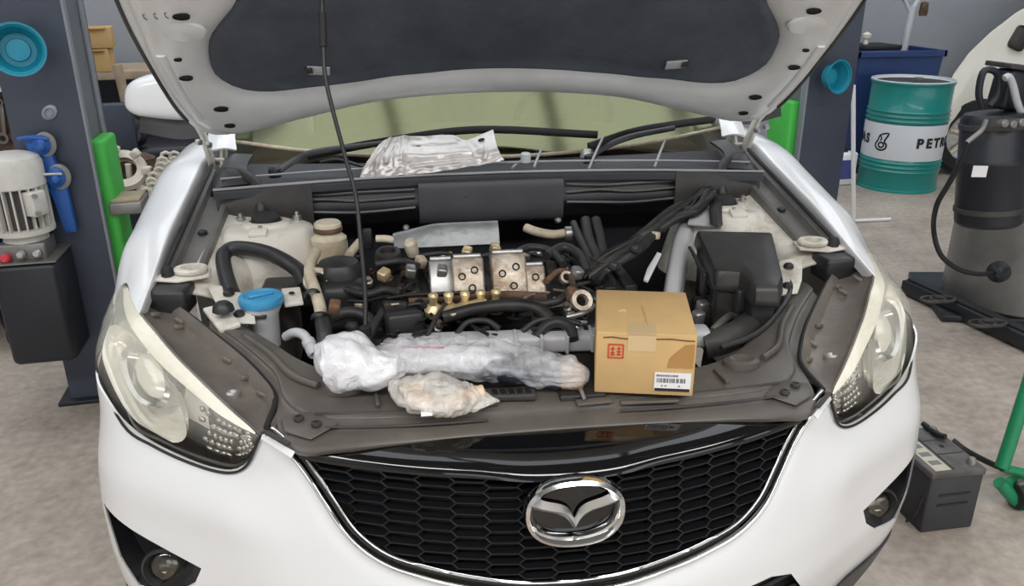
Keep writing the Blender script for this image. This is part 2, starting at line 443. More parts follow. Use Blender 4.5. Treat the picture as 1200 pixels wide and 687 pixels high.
add_grid(bm, rows, .006); obj('lower_cladding', bm, 'black_plastic', car, True, 50)
def fog(s):
    r = thing('fog_lamp_recess', None, None, (s*.74, .25, .5), parent=car)
    o1 = [V((s*x, fy(x, z)+.004, z)) for x, z in FOG]; c = V((s*.745, .33, .50))
    e = [V((p.x+s*.7*wide(abs(p.x), p.z), fy(p.x, p.z)+.004, p.z)) for p in resample(o1, 48, True)]; cc = sum(e, V())/48
    def ins(k, d): return [cc+(p-cc)*k+V((0, d, 0)) for p in e]
    ribbon('recess_wall', [ins(1.0, 0), ins(.94, .012), ins(.84, .06), ins(.5, .085), ins(.02, .09)], 'black_plastic', r)
    C = V((s*.726, fy(.726, .5)+.030, .502)); D = V((s*.10, -1, .12))
    lathe('fog_lamp_ring', [(.041, -.02), (.044, .010), (.039, .016), (.034, .006), (.032, .002)], 'black_plastic', r, frame(C, D), 32, cap=False)
    lathe('fog_lens', [(.034, .004), (.030, .009), (.018, .013), (0, .015)], 'fog_glass', r, frame(C, D), 28, cap=False)
    lathe('fog_reflector', [(.034, .0), (.027, -.012), (.015, -.02), (0, -.022)], 'lamp_black', r, frame(C, D), 28, cap=False)
mir(fog)
# chrome frame of the grille
GL = [V((p.x, 0, p.z)) for p in GBc]
def gline(off, dy): 
    out = []
    pts = [V((-p.x, 0, p.z)) for p in reversed(GL)]+GL[1:]
    k = len(pts)
    for i, p in enumerate(pts):
        d = (pts[min(k-1, i+1)]-pts[max(0, i-1)]).normalized(); nrm = V((-d.z, 0, d.x))      # towards the inside of the grille
        q = p+nrm*off; out.append(V((q.x, fy(q.x, min(q.z, .87))+dy, q.z)))
    return out
fr = car
gt = gline(.006, -.004)
tube('grille_chrome_frame', gt, lambda t: (.0032, .0040), 'chrome', car, 8, 1)
tube('grille_seal', gline(.015, .006), .0035, 'rubber', car, 6, 1)
tube('grille_inner_rim', gline(.021, .004), .0032, 'chrome_dull', car, 6, 1)
# grille: black backing, gloss bar, hexagon cells one by one
bm = bmnew(); rows = []
for i in range(61):
    x = -.45+.9*i/60; z0 = gz(x)-.004; z1 = .862
    rows.append([V((x, fy(x, z0+(z1-z0)*j/10)+.035, z0+(z1-z0)*j/10)) for j in range(11)])
add_grid(bm, rows, .004)
grille = obj('grille', bm, 'grille_back', car, True)
CW, CH = .0530, .0186
def barz(x):               # lower edge of the gloss bar
    return .832+.005*(abs(x)/.4)
for row in range(-2, 13):
    for colm in range(-8, 9):
        cx = colm*CW; cz = .822-row*CH-(CH/2 if colm % 2 else 0)
        hw, hh, k = CW*.5+.005, CH*.5, .010
        hexp = [(-hw, 0), (-hw+k, hh), (hw-k, hh), (hw, 0), (hw-k, -hh), (-hw+k, -hh)]
        pts = []
        okc = all(gz(cx+a) +.006 < cz+b < .858 for a, b in hexp)
        if not okc:       # clip: keep corners that lie inside the opening
            hexp = [(a, max(b, gz(min(.45, abs(cx+a)))+.010-cz)) for a, b in hexp]
            if any(abs(cx+a) > .43 or cz+b > .858 for a, b in hexp) or hexp[1][1]-hexp[5][1] < .006: continue
        if cz-hh > barz(cx)+.012: continue
        bm = bmnew(); th = .0016
        def ring(sc, dy):
            return [bm.verts.new(V((cx+a*(1-sc/hw*1.0), 0, cz+b*(1-sc/hh)))+V((0, fy(cx+a, cz+b)+dy, 0))) for a, b in hexp]
        A = ring(.0002, .006); B = ring(.0012, .006); C_ = ring(.0026, .024)
        for P, Q in ((A, B), (B, C_)):
            for j in range(6): bm.faces.new((P[j], P[(j+1) % 6], Q[(j+1) % 6], Q[j]))
        obj('hexagon_cell', bm, 'grille_black', grille)
bm = bmnew(); rows = []
for i in range(81):
    x = -.432+.864*i/80; zb = barz(x); bulge = math.exp(-(x/.115)**4)
    zt = .868; col = []
    zb -= .0*bulge
    for j in range(9):
        t = j/8; z = zt+(zb-zt)*t
        y0 = .066-.066*(abs(x)/.43)**2*.4
        y = (fy(x, z)+.0)+(1-t)**2.5*(.070-.55*x*x*.35)*(1 if abs(x) < .5 else 0)
        y -= bulge*.012*t
        col.append(V((x, y, z)))
    col.append(V((x, fy(x, zb)+.03, zb-.003)))
    rows.append(col)
add_grid(bm, rows, .003)
obj('gloss_bar', bm, 'gloss_black', car, True, 40)
# emblem
EM = V((0, -.028, .790)); EF = frame(EM, V((0, -1, .10)), (1, 0, 0))
emb = thing('emblem', None, None, EM, parent=car)
def ept(t):      # outline: wide rounded oval, flatter on top
    a = 2*pi*t; c, s = cos(a), sin(a)
    x = .076*(abs(c)**.86)*(1 if c > 0 else -1); z = (.052 if s > 0 else .058)*(abs(s)**.86)*(1 if s > 0 else -1)
    return x, z
N_ = 72; loops = []
for k, dz in ((1.02, -.012), (1.05, -.001), (1.02, .008), (.93, .012), (.83, .005), (.80, -.008)):
    loops.append([EF @ V((ept(i/N_)[0]*(1-(1-k)*.8), ept(i/N_)[1]*(1-(1-k)*1.15), dz)) for i in range(N_)])
ribbon('emblem_ring', loops, 'chrome', emb, True, 0, 40)
bm = bmnew(); vs = [bm.verts.new(EF @ V((ept(i/N_)[0]*1.03, ept(i/N_)[1]*1.03, -.010))) for i in range(N_)]; bm.faces.new(vs)
vs2 = [bm.verts.new(EF @ V((ept(i/N_)[0]*1.03, ept(i/N_)[1]*1.03, -.020))) for i in range(N_)]; bm.faces.new(vs2)
for i in range(N_): bm.faces.new((vs[i], vs[(i+1) % N_], vs2[(i+1) % N_], vs2[i]))
obj('emblem_plate', bm, 'gloss_black', emb)
for s in (-1, 1):
    top = [(.071, .030), (.046, .017), (.020, .009), (.007, -.001), (.0, -.016)]
    bot = [(.066, .004), (.046, -.001), (.024, -.008), (.010, -.019), (.0, -.036)]
    mid = [(.069, .018), (.046, .009), (.021, .002), (.008, -.009), (.0, -.024)]
    T, B, Mi = (cr([EF @ V((s*x, z, h)) for x, z in q], 4) for q, h in ((top, -.004), (bot, -.004), (mid, .009)))
    bm = bmnew(); add_grid(bm, [T, Mi, B]); obj('emblem_wing', bm, 'chrome_satin', emb, True, 20)
# headlamps
def headlamp(s):
    h = thing('headlamp', None, None, (s*.68, .35, .85), parent=car)
    up = [(.488, .129, .866), (.535, .182, .880), (.580, .235, .894), (.630, .298, .909), (.670, .350, .921), (.715, .415, .936), (.754, .471, .950), (.790, .548, .955), (.825, .630, .956)]
    lowx = [.488, .520, .560, .625, .700, .765, .812, .846, .862]
    lo = []
    for x in lowx: lo.append((x, fy(x, hz(x)), hz(x)))
    lo[-3] = (.845, .455, .852); lo[-2] = (.868, .560, .858); lo[-1] = (.866, .655, .905)
    U = cr([V((s*a, b, c)) for a, b, c in up], 6); L_ = cr([V((s*a, b, c)) for a, b, c in lo], 6)
    out = V((s*.5, -.8, .25)).normalized()
    def surf(depth, u0=0, u1=1, v0=0, v1=1, nu=40, nv=14, bul=.035):
        rows = []
        for i in range(nu+1):
            u = u0+(u1-u0)*i/nu; q = u*(len(U)-1); k = min(len(U)-2, int(q)); t = q-k
            A = U[k].lerp(U[k+1], t); B = L_[k].lerp(L_[k+1], t); wdt = (A-B).length
            o = V((s*(.35+.6*u), -.85+.6*u, .3)).normalized(); col = []
            for j in range(nv+1):
                v = v0+(v1-v0)*j/nv
                col.append(A.lerp(B, v)+o*(bul*4*v*(1-v)*min(1, wdt/.12)*(1-.4*u)-depth*min(1, wdt/.10)))
            rows.append(col)
        return rows
    bm = bmnew(); add_grid(bm, surf(0)); obj('lamp_lens', bm, 'lamp_lens', h, True, 60)
    # yellowed strip of the lens along the ridge
    bm = bmnew(); add_grid(bm, surf(.006, .02, .99, 0.0, .16, 40, 4)); obj('ridge_trim', bm, 'lens_haze', h, True, 60)
    bm = bmnew(); add_grid(bm, surf(.080, .0, .97, .26, 1)); obj('lamp_back', bm, 'lamp_black', h, True, 60)
    bm = bmnew(); add_grid(bm, surf(.052, .34, .97, .22, .62, 30, 6)); obj('upper_reflector', bm, 'reflector', h, True, 60)
    bm = bmnew(); add_grid(bm, surf(.012, .03, .97, .88, 1.0, 40, 3)); obj('lower_bezel', bm, 'lamp_black', h, True, 60)
    # seal around the lens
    tube('lens_seal', [p+V((0, -.002, -.002)) for p in L_], .0026, 'rubber', h, 6, 1)
    # bowl with stepped rings
    def sp(u, v, depth):
        q = u*(len(U)-1); k = min(len(U)-2, int(q)); t = q-k
        A = U[k].lerp(U[k+1], t); B = L_[k].lerp(L_[k+1], t); wdt = (A-B).length
        o = V((s*(.35+.6*u), -.85+.6*u, .3)).normalized()
        return A.lerp(B, v)+o*(.035*4*v*(1-v)*min(1, wdt/.12)*(1-.4*u)-depth*min(1, wdt/.10))
    def bowl_at(nm, uc, vc, ru, rv, prof, m, n=44):
        bm = bmnew(); R = [[bm.verts.new(sp(uc+ru*r*cos(2*pi*j/n), min(.97, max(.03, vc+rv*r*sin(2*pi*j/n))), d)) for j in range(n)] for r, d in prof]
        for a, b in zip(R, R[1:]):
            for j in range(n): bm.faces.new((a[j], a[(j+1) % n], b[(j+1) % n], b[j]))
        bm.faces.new(R[-1]); return obj(nm, bm, m, h, True, 25)
    bowl_at('reflector_bowl', .60, .58, .245, .40, [(1.0, .012), (.97, .017), (.90, .022), (.88, .030), (.78, .036), (.76, .043), (.64, .048), (.62, .053), (.45, .055), (.2, .057)], 'reflector')
    bowl_at('projector_ring', .585, .42, .125, .255, [(1.0, .052), (1.0, .022), (.92, .016), (.80, .022), (.76, .042)], 'chrome_dull')
    bowl_at('projector_lens', .585, .42, .095, .19, [(1.0, .040), (.85, .030), (.55, .022), (.2, .019)], 'reflector')
    F = None
    # side reflector and bulb
    C2 = V((s*.790, .47, .900)); F2 = frame(C2, V((s*.65, -.65, .35))) @ Matrix.Translation((0, 0, -.02))
    lathe('side_reflector', [(.040, .020), (.036, .008), (.024, -.004), (.008, -.010)], 'reflector', h, F2, 28, cap=False)
    lathe('marker_bulb', [(.010, -.01), (.012, .008), (.008, .018), (0, .022)], 'cream', h, F2, 16)
    # turn-signal ribs towards the inner tip
    rr = surf(.030, .07, .32, .22, .80, 9, 5)
    for i in range(10):
        for j in range(6):
            if (i*7+j*5) % 6 == 0: continue
            p = rr[i][j]; q = rr[i][min(5, j+1)]
            box('signal_prism', p, (.007+.003*((i*3+j) % 3), .006, .010), 'chrome_dull', h, (.3, .2*((i+j) % 3-1), s*.5), .0015, 1)
    # grey upper housing behind the lens ridge, seen with the hood open
    I = [(.478, .140, .870), (.472, .215, .884), (.505, .285, .892), (.545, .350, .898), (.590, .412, .904), (.635, .472, .910), (.672, .520, .915), (.706, .562, .920), (.735, .600, .926)]
    I = cr([V((s*a, b, c)) for a, b, c in I], 6)
    rows = []
    for i in range(len(U)):
        A = U[i]; B = I[i]; col = []
        for t, dz in ((0, .0), (.04, -.006), (.12, -.012), (.5, -.022), (.8, -.016), (.88, -.004), (.94, .002), (1, -.012)):
            col.append(A.lerp(B, t)+V((0, .003, dz*min(1, 6*i/len(U)))))
        rows.append(col)
    bm = bmnew(); add_grid(bm, rows, .004); hs = obj('lamp_top_housing', bm, 'lamp_housing', h, True, 35)
    tube('housing_edge', [p+V((0, 0, .004)) for p in I], .005, 'rubber', h, 6, 1)
    for k, (u, t) in enumerate(((9, .8), (14, .8), (20, .78), (33, .6), (36, .72), (38, .35))):
        p = U[u].lerp(I[u], t)+V((0, 0, -.006)); box('housing_clip', p, (.022, .006, .010), 'lamp_housing', h, (0, .3, s*(-.8 if k % 2 else .5)), .002, 1)
    p = U[12].lerp(I[12], .4); lathe('adjuster_cap', [(.012, -.02), (.012, .002), (.007, .004), (.004, -.002), (0, -.002)], 'alu', h, Matrix.Translation(p+V((0, 0, -.012))), 14)
mir(headlamp)
# fenders
def fender(s):
    rows = [[V((s*x, y, z)) for x, y, z in ((.754, .475, .925), (.755, .475, .949), (.765, .492, .952), (.792, .551, .957), (.824, .633, .959), (.848, .655, .943), (.872, .668, .905), (.884, .675, .80), (.888, .68, .70))]]
    for y in [.78, .90, 1.05, 1.18, 1.30, 1.45]:
        zi = .952+.21*(y-.47); xi = .755+.012*min(1, (y-.47)/.3)
        if y > 1.2: zi = 1.105+.02*(y-1.2)
        xo = interp([(.42, .872), (.6, .882), (.8, .890), (1.0, .897), (1.45, .91)], y)
        arch = .70
        rows.append([V((s*xi, y, zi-.030)), V((s*(xi+.001), y, zi-.004)), V((s*(xi+.010), y, zi+.002)), V((s*(xi+.045), y, zi+.001)), V((s*(xi+(xo-xi)*.66), y, zi-.014)), V((s*(xi+(xo-xi)*.88), y, zi-.040)), V((s*xo, y, zi-.09)), V((s*(xo+.01), y, zi-.20)), V((s*(xo+.012), y, arch))])
    patch('fender', rows, 'white_paint', car, 4, 4, .004, 40)
    # dark gutter rail between fender and bay
    rr = []
    for y in (.66, .80, .95, 1.08, 1.18):
        zi = .945+.20*(y-.47); x0 = .750
        rr.append([V((s*x0, y, zi-.004)), V((s*(x0-.012), y, zi-.012)), V((s*(x0-.016), y, zi-.030)), V((s*(x0-.055), y, zi-.030)), V((s*(x0-.06), y, zi-.014)), V((s*(x0-.072), y, zi-.014)), V((s*(x0-.076), y, zi-.05))])
    rl = patch('gutter_rail', rr, 'rail_grey', car, 2, 4, .003, 30)
    for y in (.70, .86, 1.10):
        zi = .945+.20*(y-.47); lathe('rail_clip', [(.011, 0), (.011, .006), (.006, .009), (0, .009)], 'black_plastic', rl, Matrix.Translation((s*.715, y, zi-.03)), 12)
    # seal lip along fender
    tube('fender_seal', [V((s*(.745), y, .945+.20*(y-.47)+.004)) for y in (.62, .8, 1.0, 1.17)], .005, 'rubber', car, 6, 4)
mir(fender)
#==RADCOVER==
# ------------------------------------------------------------------ plastic cover over the radiator support
PAIR = [((0, .082), (0, .190)), ((.10, .081), (.10, .188)), ((.20, .078), (.20, .203)), ((.30, .074), (.295, .225)), ((.37, .071), (.36, .262)), ((.42, .073), (.412, .308)), ((.458, .130), (.452, .352)), ((.470, .215), (.495, .410)), ((.505, .285), (.540, .468)), ((.545, .350), (.580, .515)), ((.590, .412), (.615, .552)), ((.632, .468), (.645, .580))]
def cover_col(s, k):
    (fx, fyy), (rx, ry) = PAIR[k]
    f = V((s*fx, fyy, .868)); r = V((s*rx, ry, .895))
    if k > 5: f.z = interp([(6, .872), (7, .884), (11, .908)], k)
    r.z = interp([(0, .893), (6, .896), (11, .905)], k)
    def p(t, dz): q = f.lerp(r, t); q.z += dz; return q
    return [f+V((0, .006, -.012)), f, p(.10, .003), p(.33, .004), p(.40, .010), p(.75, .008), p(1, 0), p(1.03, -.014)]
rows = [cover_col(-1, k) for k in range(11, 0, -1)]+[cover_col(1, k) for k in range(12)]
rc = patch('radiator_cover', rows, 'cover_plastic', car, 4, 4, .003, 35)
def cover_bits(s):
    prism('corner_pad', [V((s*x, y, z)) for x, y, z in ((.455, .150, .881), (.405, .165, .885), (.360, .120, .882), (.402, .088, .876), (.445, .115, .877))], (0, 0, .004), 'cover_plastic', rc, .002)
    for x, y in ((.425, .140), (.395, .118), (.47, .30), (.36, .20)): lathe('cover_rivet', [(.0085, -.002), (.008, .002), (.004, .003), (.004, .001), (0, .001)], 'dusty_plastic', rc, Matrix.Translation((s*x, y, .889)), 14)
    tube('cover_ridge', [V((s*x, y, z)) for x, y, z in ((.40, .225, .901), (.45, .27, .903), (.50, .36, .905), (.555, .435, .908))], .007, 'cover_plastic', rc, 8, 4)
    lathe('cover_boss', [(.03, -.004), (.028, .006), (.02, .010), (.014, .006), (0, .006)], 'cover_plastic', rc, Matrix.Translation((s*.355, .215, .899)) @ Matrix.Diagonal((1.2, .8, 1, 1)), 20)
    # bright end tab of the grille frame
    prism('frame_tab', [V((s*x, y, z)) for x, y, z in ((.424, .070, .868), (.476, .122, .872), (.482, .128, .870), (.485, .122, .864), (.430, .064, .860))], (0, -.003, .003), 'white_paint', rc, .002)
    prism('tab_slot', [V((s*x, y, z)) for x, y, z in ((.430, .076, .880), (.472, .116, .882), (.478, .113, .880), (.436, .072, .878))], (0, 0, .003), 'dusty_plastic', rc)
mir(cover_bits)
for x0, x1, y0, y1, z in ((-.40, -.10, .150, .132, .8895), (.10, .40, .132, .150, .8895), (-.38, -.12, .112, .100, .8845), (.10, .38, .100, .112, .8845)):
    tube('cover_seam', [V((x0+(x1-x0)*t, y0+(y1-y0)*t-.006*sin(pi*t), z)) for t in (0, .25, .5, .75, 1)], .0022, 'dusty_plastic', rc, 5, 3)
for x in (-.30, -.22, .24, .30): box('cover_rib', (x, .172, .8985), (.006, .05, .006), 'cover_plastic', rc, (0, 0, .1), .001)
box('cover_step', (.155, .118, .888), (.10, .012, .006), 'cover_plastic', rc, (0, 0, -.05), .002)
XF.append(Matrix.Translation((-.075, .152, .900)) @ Matrix.Rotation(rad(-4), 4, 'Z'))
vb = box('vent_block', (0, 0, 0), (.082, .030, .012), 'dusty_plastic', rc, (0, 0, 0), .003)
for k in range(5): box('vent_slot', (-.028+.014*k, -.001, .0055), (.009, .017, .004), 'grille_back', rc, (0, 0, rad(8)), 0)
XF.pop()
# hood latch set into the cover
box('latch_pocket', (.045, .160, .889), (.080, .055, .022), 'engine_dark', rc, (0, 0, 0), .004)
box('latch_plate', (.060, .122, .893), (.060, .018, .004), 'cover_plastic', rc, (0, 0, .05), .001)
tube('latch_hook', [(.035, .175, .90), (.04, .16, .908), (.042, .14, .905), (.045, .125, .895)], .004, 'steel', rc, 8, 4)
#==HOOD==
# ------------------------------------------------------------------ the open hood
HA = rad(40); HO = V((0, 1.14, 1.17)); HS = V((0, -cos(HA), sin(HA))); HN = V((0, -sin(HA), -cos(HA)))
def hp(x, s_, d=0):
    crown = .035*(1-(x/.78)**2)-.10*max(0, s_-.75)**1.5
    return HO+V((x, 0, 0))+HS*s_+HN*(d-crown+.015)
HRH = [(0, .182), (.173, .176), (.341, .152), (.494, .098), (.62, .055), (.69, .036), (.725, .055), (.748, .085)]
HR = [(-x, y) for x, y in reversed(HRH[1:])]+HRH
HSIDE = [(.764, .18), (.772, .32), (.772, .43), (.771, .56), (.755, .72), (.71, .88), (.61, 1.00), (.45, 1.09), (.22, 1.13)]
outer = [V((x, y, 0)) for x, y in HR]+[V((x, y, 0)) for x, y in HSIDE]+[V((0, 1.14, 0))]+[V((-x, y, 0)) for x, y in reversed(HSIDE)]
outer = cr(outer, 5, True); ON = 160
outer = resample(outer, ON, True)
bm = bmnew(); C0 = V((0, .58, 0))
def scaled(k): return [C0+(p-C0)*k for p in outer]
rings = [[bm.verts.new(hp(p.x, p.y, 0)) for p in scaled(k)] for k in (1, .975, .8, .6, .4, .2)]
cen = bm.verts.new(hp(0, .58, 0))
for a, b in zip(rings, rings[1:]):
    for j in range(ON): bm.faces.new((a[j], a[(j+1) % ON], b[(j+1) % ON], b[j]))
for j in range(ON): bm.faces.new((rings[-1][j], rings[-1][(j+1) % ON], cen))
bmesh.ops.recalc_face_normals(bm, faces=bm.faces); bmesh.ops.solidify(bm, geom=list(bm.faces), thickness=.006)
hood = obj('hood', bm, 'white_paint', car, True, 40)
PADO = [(0, .286), (.143, .278), (.30, .257), (.42, .242), (.54, .231), (.60, .243), (.635, .285), (.646, .332), (.632, .42), (.60, .475), (.555, .535), (.52, .62), (.50, .74), (.44, .84), (.30, .90), (.1, .92)]
padr = [V((x, y, 0)) for x, y in PADO]+[V((-x, y, 0)) for x, y in reversed(PADO[1:])]
# flange, raised inner frame and the drop to the pad, lofted between rim and pad outline
padl = cr(padr, 5, True)
def match(n):      # order the pad outline so that it starts near the rim's first point, by angle about C0
    res = []
    P = resample(padl, 600, True)
    for q in outer:
        a = atan2(q.y-C0.y, q.x-C0.x)
        res.append(min(P, key=lambda p: abs((atan2(p.y-C0.y, p.x-C0.x)-a+pi) % (2*pi)-pi)))
    return res
padm = match(ON)
def lp(t, d): return [hp(a.x+(b.x-a.x)*t, a.y+(b.y-a.y)*t, d) for a, b in zip(outer, padm)]
ribbon('inner_frame', [lp(-.004, -.002), lp(.0, .010), lp(.05, .012), lp(.10, .010), lp(.16, .030), lp(.24, .036), lp(.50, .038), lp(.74, .036), lp(.88, .026), lp(1.0, .014), lp(1.05, .008)], 'hood_under', hood, True, 0, 50)
# insulation pad
bm = bmnew()
PN = 120; pr_ = resample(padl, PN, True); PC0 = V((0, .56, 0))
prev = None
for k, d in ((1.0, .006), (1.0, .018), (.985, .024), (.95, .026), (.93, .021), (.80, .026), (.6, .028), (.3, .028), (.02, .028)):
    ring = []
    for p in pr_:
        q = PC0+(p-PC0)*k
        ring.append(bm.verts.new(hp(q.x, q.y, d+.004*noise.noise(V((q.x*9, q.y*9, 0))))))
    if prev:
        for j in range(PN): bm.faces.new((prev[j], prev[(j+1) % PN], ring[(j+1) % PN], ring[j]))
    prev = ring
bm.faces.new(prev)
obj('insulation_pad', bm, 'pad', hood, True, 60)
for s in (-1, 1):
    XF.append(frame(hp(s*.418, .316, .030), HN, (1, 0, 0)))
    box('pad_clip_plate', (0, .0, .0), (.050, .030, .004), 'duct_grey', hood, (0, 0, s*.1), .001)
    box('pad_clip_tongue', (s*.02, .006, .004), (.016, .018, .006), 'dusty_plastic', hood, (0, .2, 0), .001)
    XF.pop()
    for (hx, hs_, r) in ((.654, .540, .009), (.700, .336, .008), (.657, .202, .009), (.654, .126, .007), (.698, .404, .0045)):
        XF.append(frame(hp(s*hx, hs_, .0405), HN, (1, 0, 0)) @ Matrix.Diagonal((1.5, .8, 1, 1)))
        lathe('access_hole', [(r*1.25, -.004), (r*1.25, .001), (r, .0012), (r*.9, -.001), (0, -.001)], 'grille_back', hood, None, 18); XF.pop()
    # stamped oval and long rib of the inner frame
    XF.append(frame(hp(s*.665, .490, .037), HN, (1, 0, 0)))
    lathe('stamped_boss', [(.040, -.004), (.036, .002), (.028, .004), (0, .005)], 'hood_under', hood, Matrix.Diagonal((1.2, .8, 1, 1)), 24); XF.pop()
    tube('stamped_rib', [hp(s*x, q, .037) for x, q in ((.715, .16), (.725, .26), (.728, .34), (.728, .42))], lambda t: (.010, .005), 'hood_under', hood, 8, 4, flat=HN)
    tube('hood_edge_seal', [hp(s*x, q, .012) for x, q in ((.756, .12), (.767, .2), (.772, .35), (.771, .5), (.757, .68))], .0045, 'dusty_plastic', hood, 6, 4)
# stamped lettering-like mark on the inner frame
for k in range(3):
    XF.append(frame(hp(-.715+.020*k, .545, .038), HN, (1, 0, 0)))
    tube('stamped_mark', [(.008*cos(a), .010*sin(a), .0) for a in (2.0, 2.6, 3.4, 4.2)], .0016, 'chrome_dull', hood, 5, 3); XF.pop()
# hinges
def hinge(s):
    h = thing('hood_hinge', None, None, (s*.75, 1.2, 1.1), parent=car)
    P = hp(s*.745, .055, .03)
    prism('hinge_arm', [V((s*.745, 1.13, 1.175)), V((s*.745, 1.09, 1.205)), V((s*.745, 1.10, 1.215)), V((s*.745, 1.15, 1.195)), V((s*.745, 1.225, 1.09)), V((s*.745, 1.205, 1.05)), V((s*.745, 1.185, 1.08))], (s*.012, 0, 0), 'bay_paint', h, .002)
    prism('hinge_base', [V((s*.725, 1.24, 1.13)), V((s*.725, 1.17, 1.03)), V((s*.725, 1.26, 1.03)), V((s*.725, 1.30, 1.11))], (s*.008, 0, 0), 'bay_paint', h, .002)
    cyl('hinge_pin', (s*.72, 1.222, 1.09), (s*.765, 1.222, 1.09), .009, 'alu', h, 12)
    for dx in (0, .02): lathe('hinge_bolt', [(.010, 0), (.010, .008), (.006, .010), (0, .010)], 'alu', h, frame(P+V((-s*dx, .012*dx/.02, -.01*dx/.02)), HN), 6)
    # white body corner behind the hinge
    patch('pillar_corner', [[V((s*x, y, z)) for x, y, z in r] for r in (
        ((.69, 1.24, 1.115), (.72, 1.22, 1.125), (.765, 1.24, 1.115)), ((.70, 1.30, 1.155), (.725, 1.28, 1.16), (.775, 1.30, 1.14)), ((.70, 1.42, 1.21), (.73, 1.40, 1.215), (.79, 1.42, 1.18)))], 'white_paint', h, 4, 4, .006)
mir(hinge)
# prop rod
PR = [(378, 4, .742), (379, 55, .625), (383, 100, .60), (404, 182, .56), (417, 230, .53), (423, 287, .49), (428, 345, .452), (428, 388, .418)]
pts = [hp(-.377, .60, .03)]+[at(a, b, Y=y) for a, b, y in PR[1:]]
rod = tube('prop_rod', pts, .0042, 'black_plastic', car, 8, 5)
tube('rod_grip', [pts[0].lerp(pts[1], .45), pts[0].lerp(pts[1], .7), pts[1]], .0075, 'rubber', rod, 8, 4)
lathe('rod_pivot', [(.012, -.01), (.012, .008), (.006, .012), (0, .012)], 'rubber', rod, Matrix.Translation(pts[-1]), 12)
#==CABIN==
# ------------------------------------------------------------------ cowl, windscreen, cabin, wheels
def wsy(x): return 1.205+.18*(x/.75)**2
def wsz(x): return 1.078+.035*(x/.75)**2
rows = []
for t, dy, dz in ((0, 0, 0), (.33, .26, .18), (.66, .54, .35), (1, .84, .50)):
    k = 1-.14*t
    rows.append([V((x*k, wsy(x)*(1-t*.0)+dy-.05*t*(x/.75)**2, wsz(x)+dz-.05*t*(x/.75)**2)) for x in (-.74, -.5, -.25, 0, .25, .5, .74)])
patch('windshield', rows, 'windshield_glass', car, 5, 5, 0)
tube('windshield_trim', [V((x, wsy(x)-.004, wsz(x)+.004)) for x in (-.74, -.5, -.25, 0, .25, .5, .74)], .006, 'cream', car, 6, 5)
def pillar(s):
    tube('a_pillar', [V((s*.755, 1.40, 1.13)), V((s*.735, 1.66, 1.31)), V((s*.70, 1.93, 1.475)), V((s*.655, 2.22, 1.60))], lambda t: (.035, .022), 'white_paint', car, 10, 5, flat=(0, -.5, 1))
    rows = []
    for y in (1.40, 1.8, 2.3, 2.9, 3.5, 4.1, 4.4):
        e = interp([(1.4, 1.0), (3.5, 1.0), (4.4, .93)], y)
        rows.append([V((s*.80*e, y, 1.11)), V((s*.88*e, y, 1.06)), V((s*.915*e, y, .92)), V((s*.905*e, y, .65)), V((s*.89*e, y, .40)), V((s*.86*e, y, .28))])
    patch('body_side', rows, 'white_paint', car, 3, 3, .006)
    bm = bmnew(); add_grid(bm, [[V((s*.80, 1.45, 1.11)), V((s*.66, 2.2, 1.58))], [V((s*.80, 2.3, 1.12)), V((s*.67, 2.4, 1.60))], [V((s*.80, 3.3, 1.14)), V((s*.67, 3.3, 1.60))], [V((s*.78, 4.1, 1.16)), V((s*.64, 3.9, 1.56))]], .005)
    obj('side_window', bm, 'windshield_glass', car, True)
    w_ = thing('front_wheel', None, None, (s*.80, .92, 0), parent=car)
    for yy_, nm in ((.92, 'front'), (3.62, 'rear')):
        F = frame((s*.69, yy_, .345), (s, 0, 0))
        lathe('tyre', [(.24, 0), (.32, .0), (.345, .03), (.345, .19), (.32, .215), (.24, .215)], 'tyre', w_, F, 36, cap=False)
        lathe('wheel_rim', [(.24, .02), (.24, .20), (.21, .18), (.18, .10), (.06, .12), (.05, .15), (0, .15)], 'alu', w_, F, 30, cap=False)
    # door mirror
    m_ = thing('door_mirror', None, None, (s*1.0, 1.72, 1.12), parent=car)
    cx, cy, cz = s*.975, 1.70, 1.205
    bm = bmnew(); bmesh.ops.create_uvsphere(bm, u_segments=28, v_segments=16, radius=1)
    for v in bm.verts:
        c = v.co
        q = V([math.copysign(abs(a)**.62, a) for a in c])
        v.co = V((cx+q.x*.125-s*q.z*.012, cy+q.y*(.055 if q.y < 0 else .06), cz+q.z*.075*(1-.22*s*q.x)))
    obj('mirror_shell', bm, 'white_paint', m_, True, 80)
    patch('mirror_base', [[V((s*.84, 1.68, 1.13)), V((s*.93, 1.68, 1.115)), V((s*1.06, 1.69, 1.135))], [V((s*.84, 1.64, 1.11)), V((s*.93, 1.64, 1.10)), V((s*1.05, 1.66, 1.12))], [V((s*.84, 1.76, 1.11)), V((s*.93, 1.76, 1.10)), V((s*1.05, 1.75, 1.12))]], 'black_plastic', m_, 4, 3, .02)
mir(pillar)
patch('roof', [[V((x*k, y, z-.05*(x/.66)**2)) for x in (-.66, -.33, 0, .33, .66)] for y, z, k in ((2.05, 1.605, 1), (2.5, 1.66, 1.02), (3.2, 1.67, 1.02), (3.9, 1.61, .98), (4.15, 1.56, .95))], 'white_paint', car, 4, 4, .02)
patch('tailgate', [[V((x*k, y, z)) for x in (-.78, -.4, 0, .4, .78)] for y, z, k in ((4.1, 1.58, .83), (4.38, 1.15, 1), (4.44, .9, 1.02), (4.44, .4, 1.0))], 'white_paint', car, 4, 4, .01)
patch('dashboard', [[V((x, y, z-.05*(x/.7)**4)) for x in (-.70, -.35, 0, .35, .70)] for y, z in ((1.34, 1.085), (1.55, 1.10), (1.74, 1.09), (1.80, 1.0), (1.80, .8))], 'dash', car, 4, 4, .01)
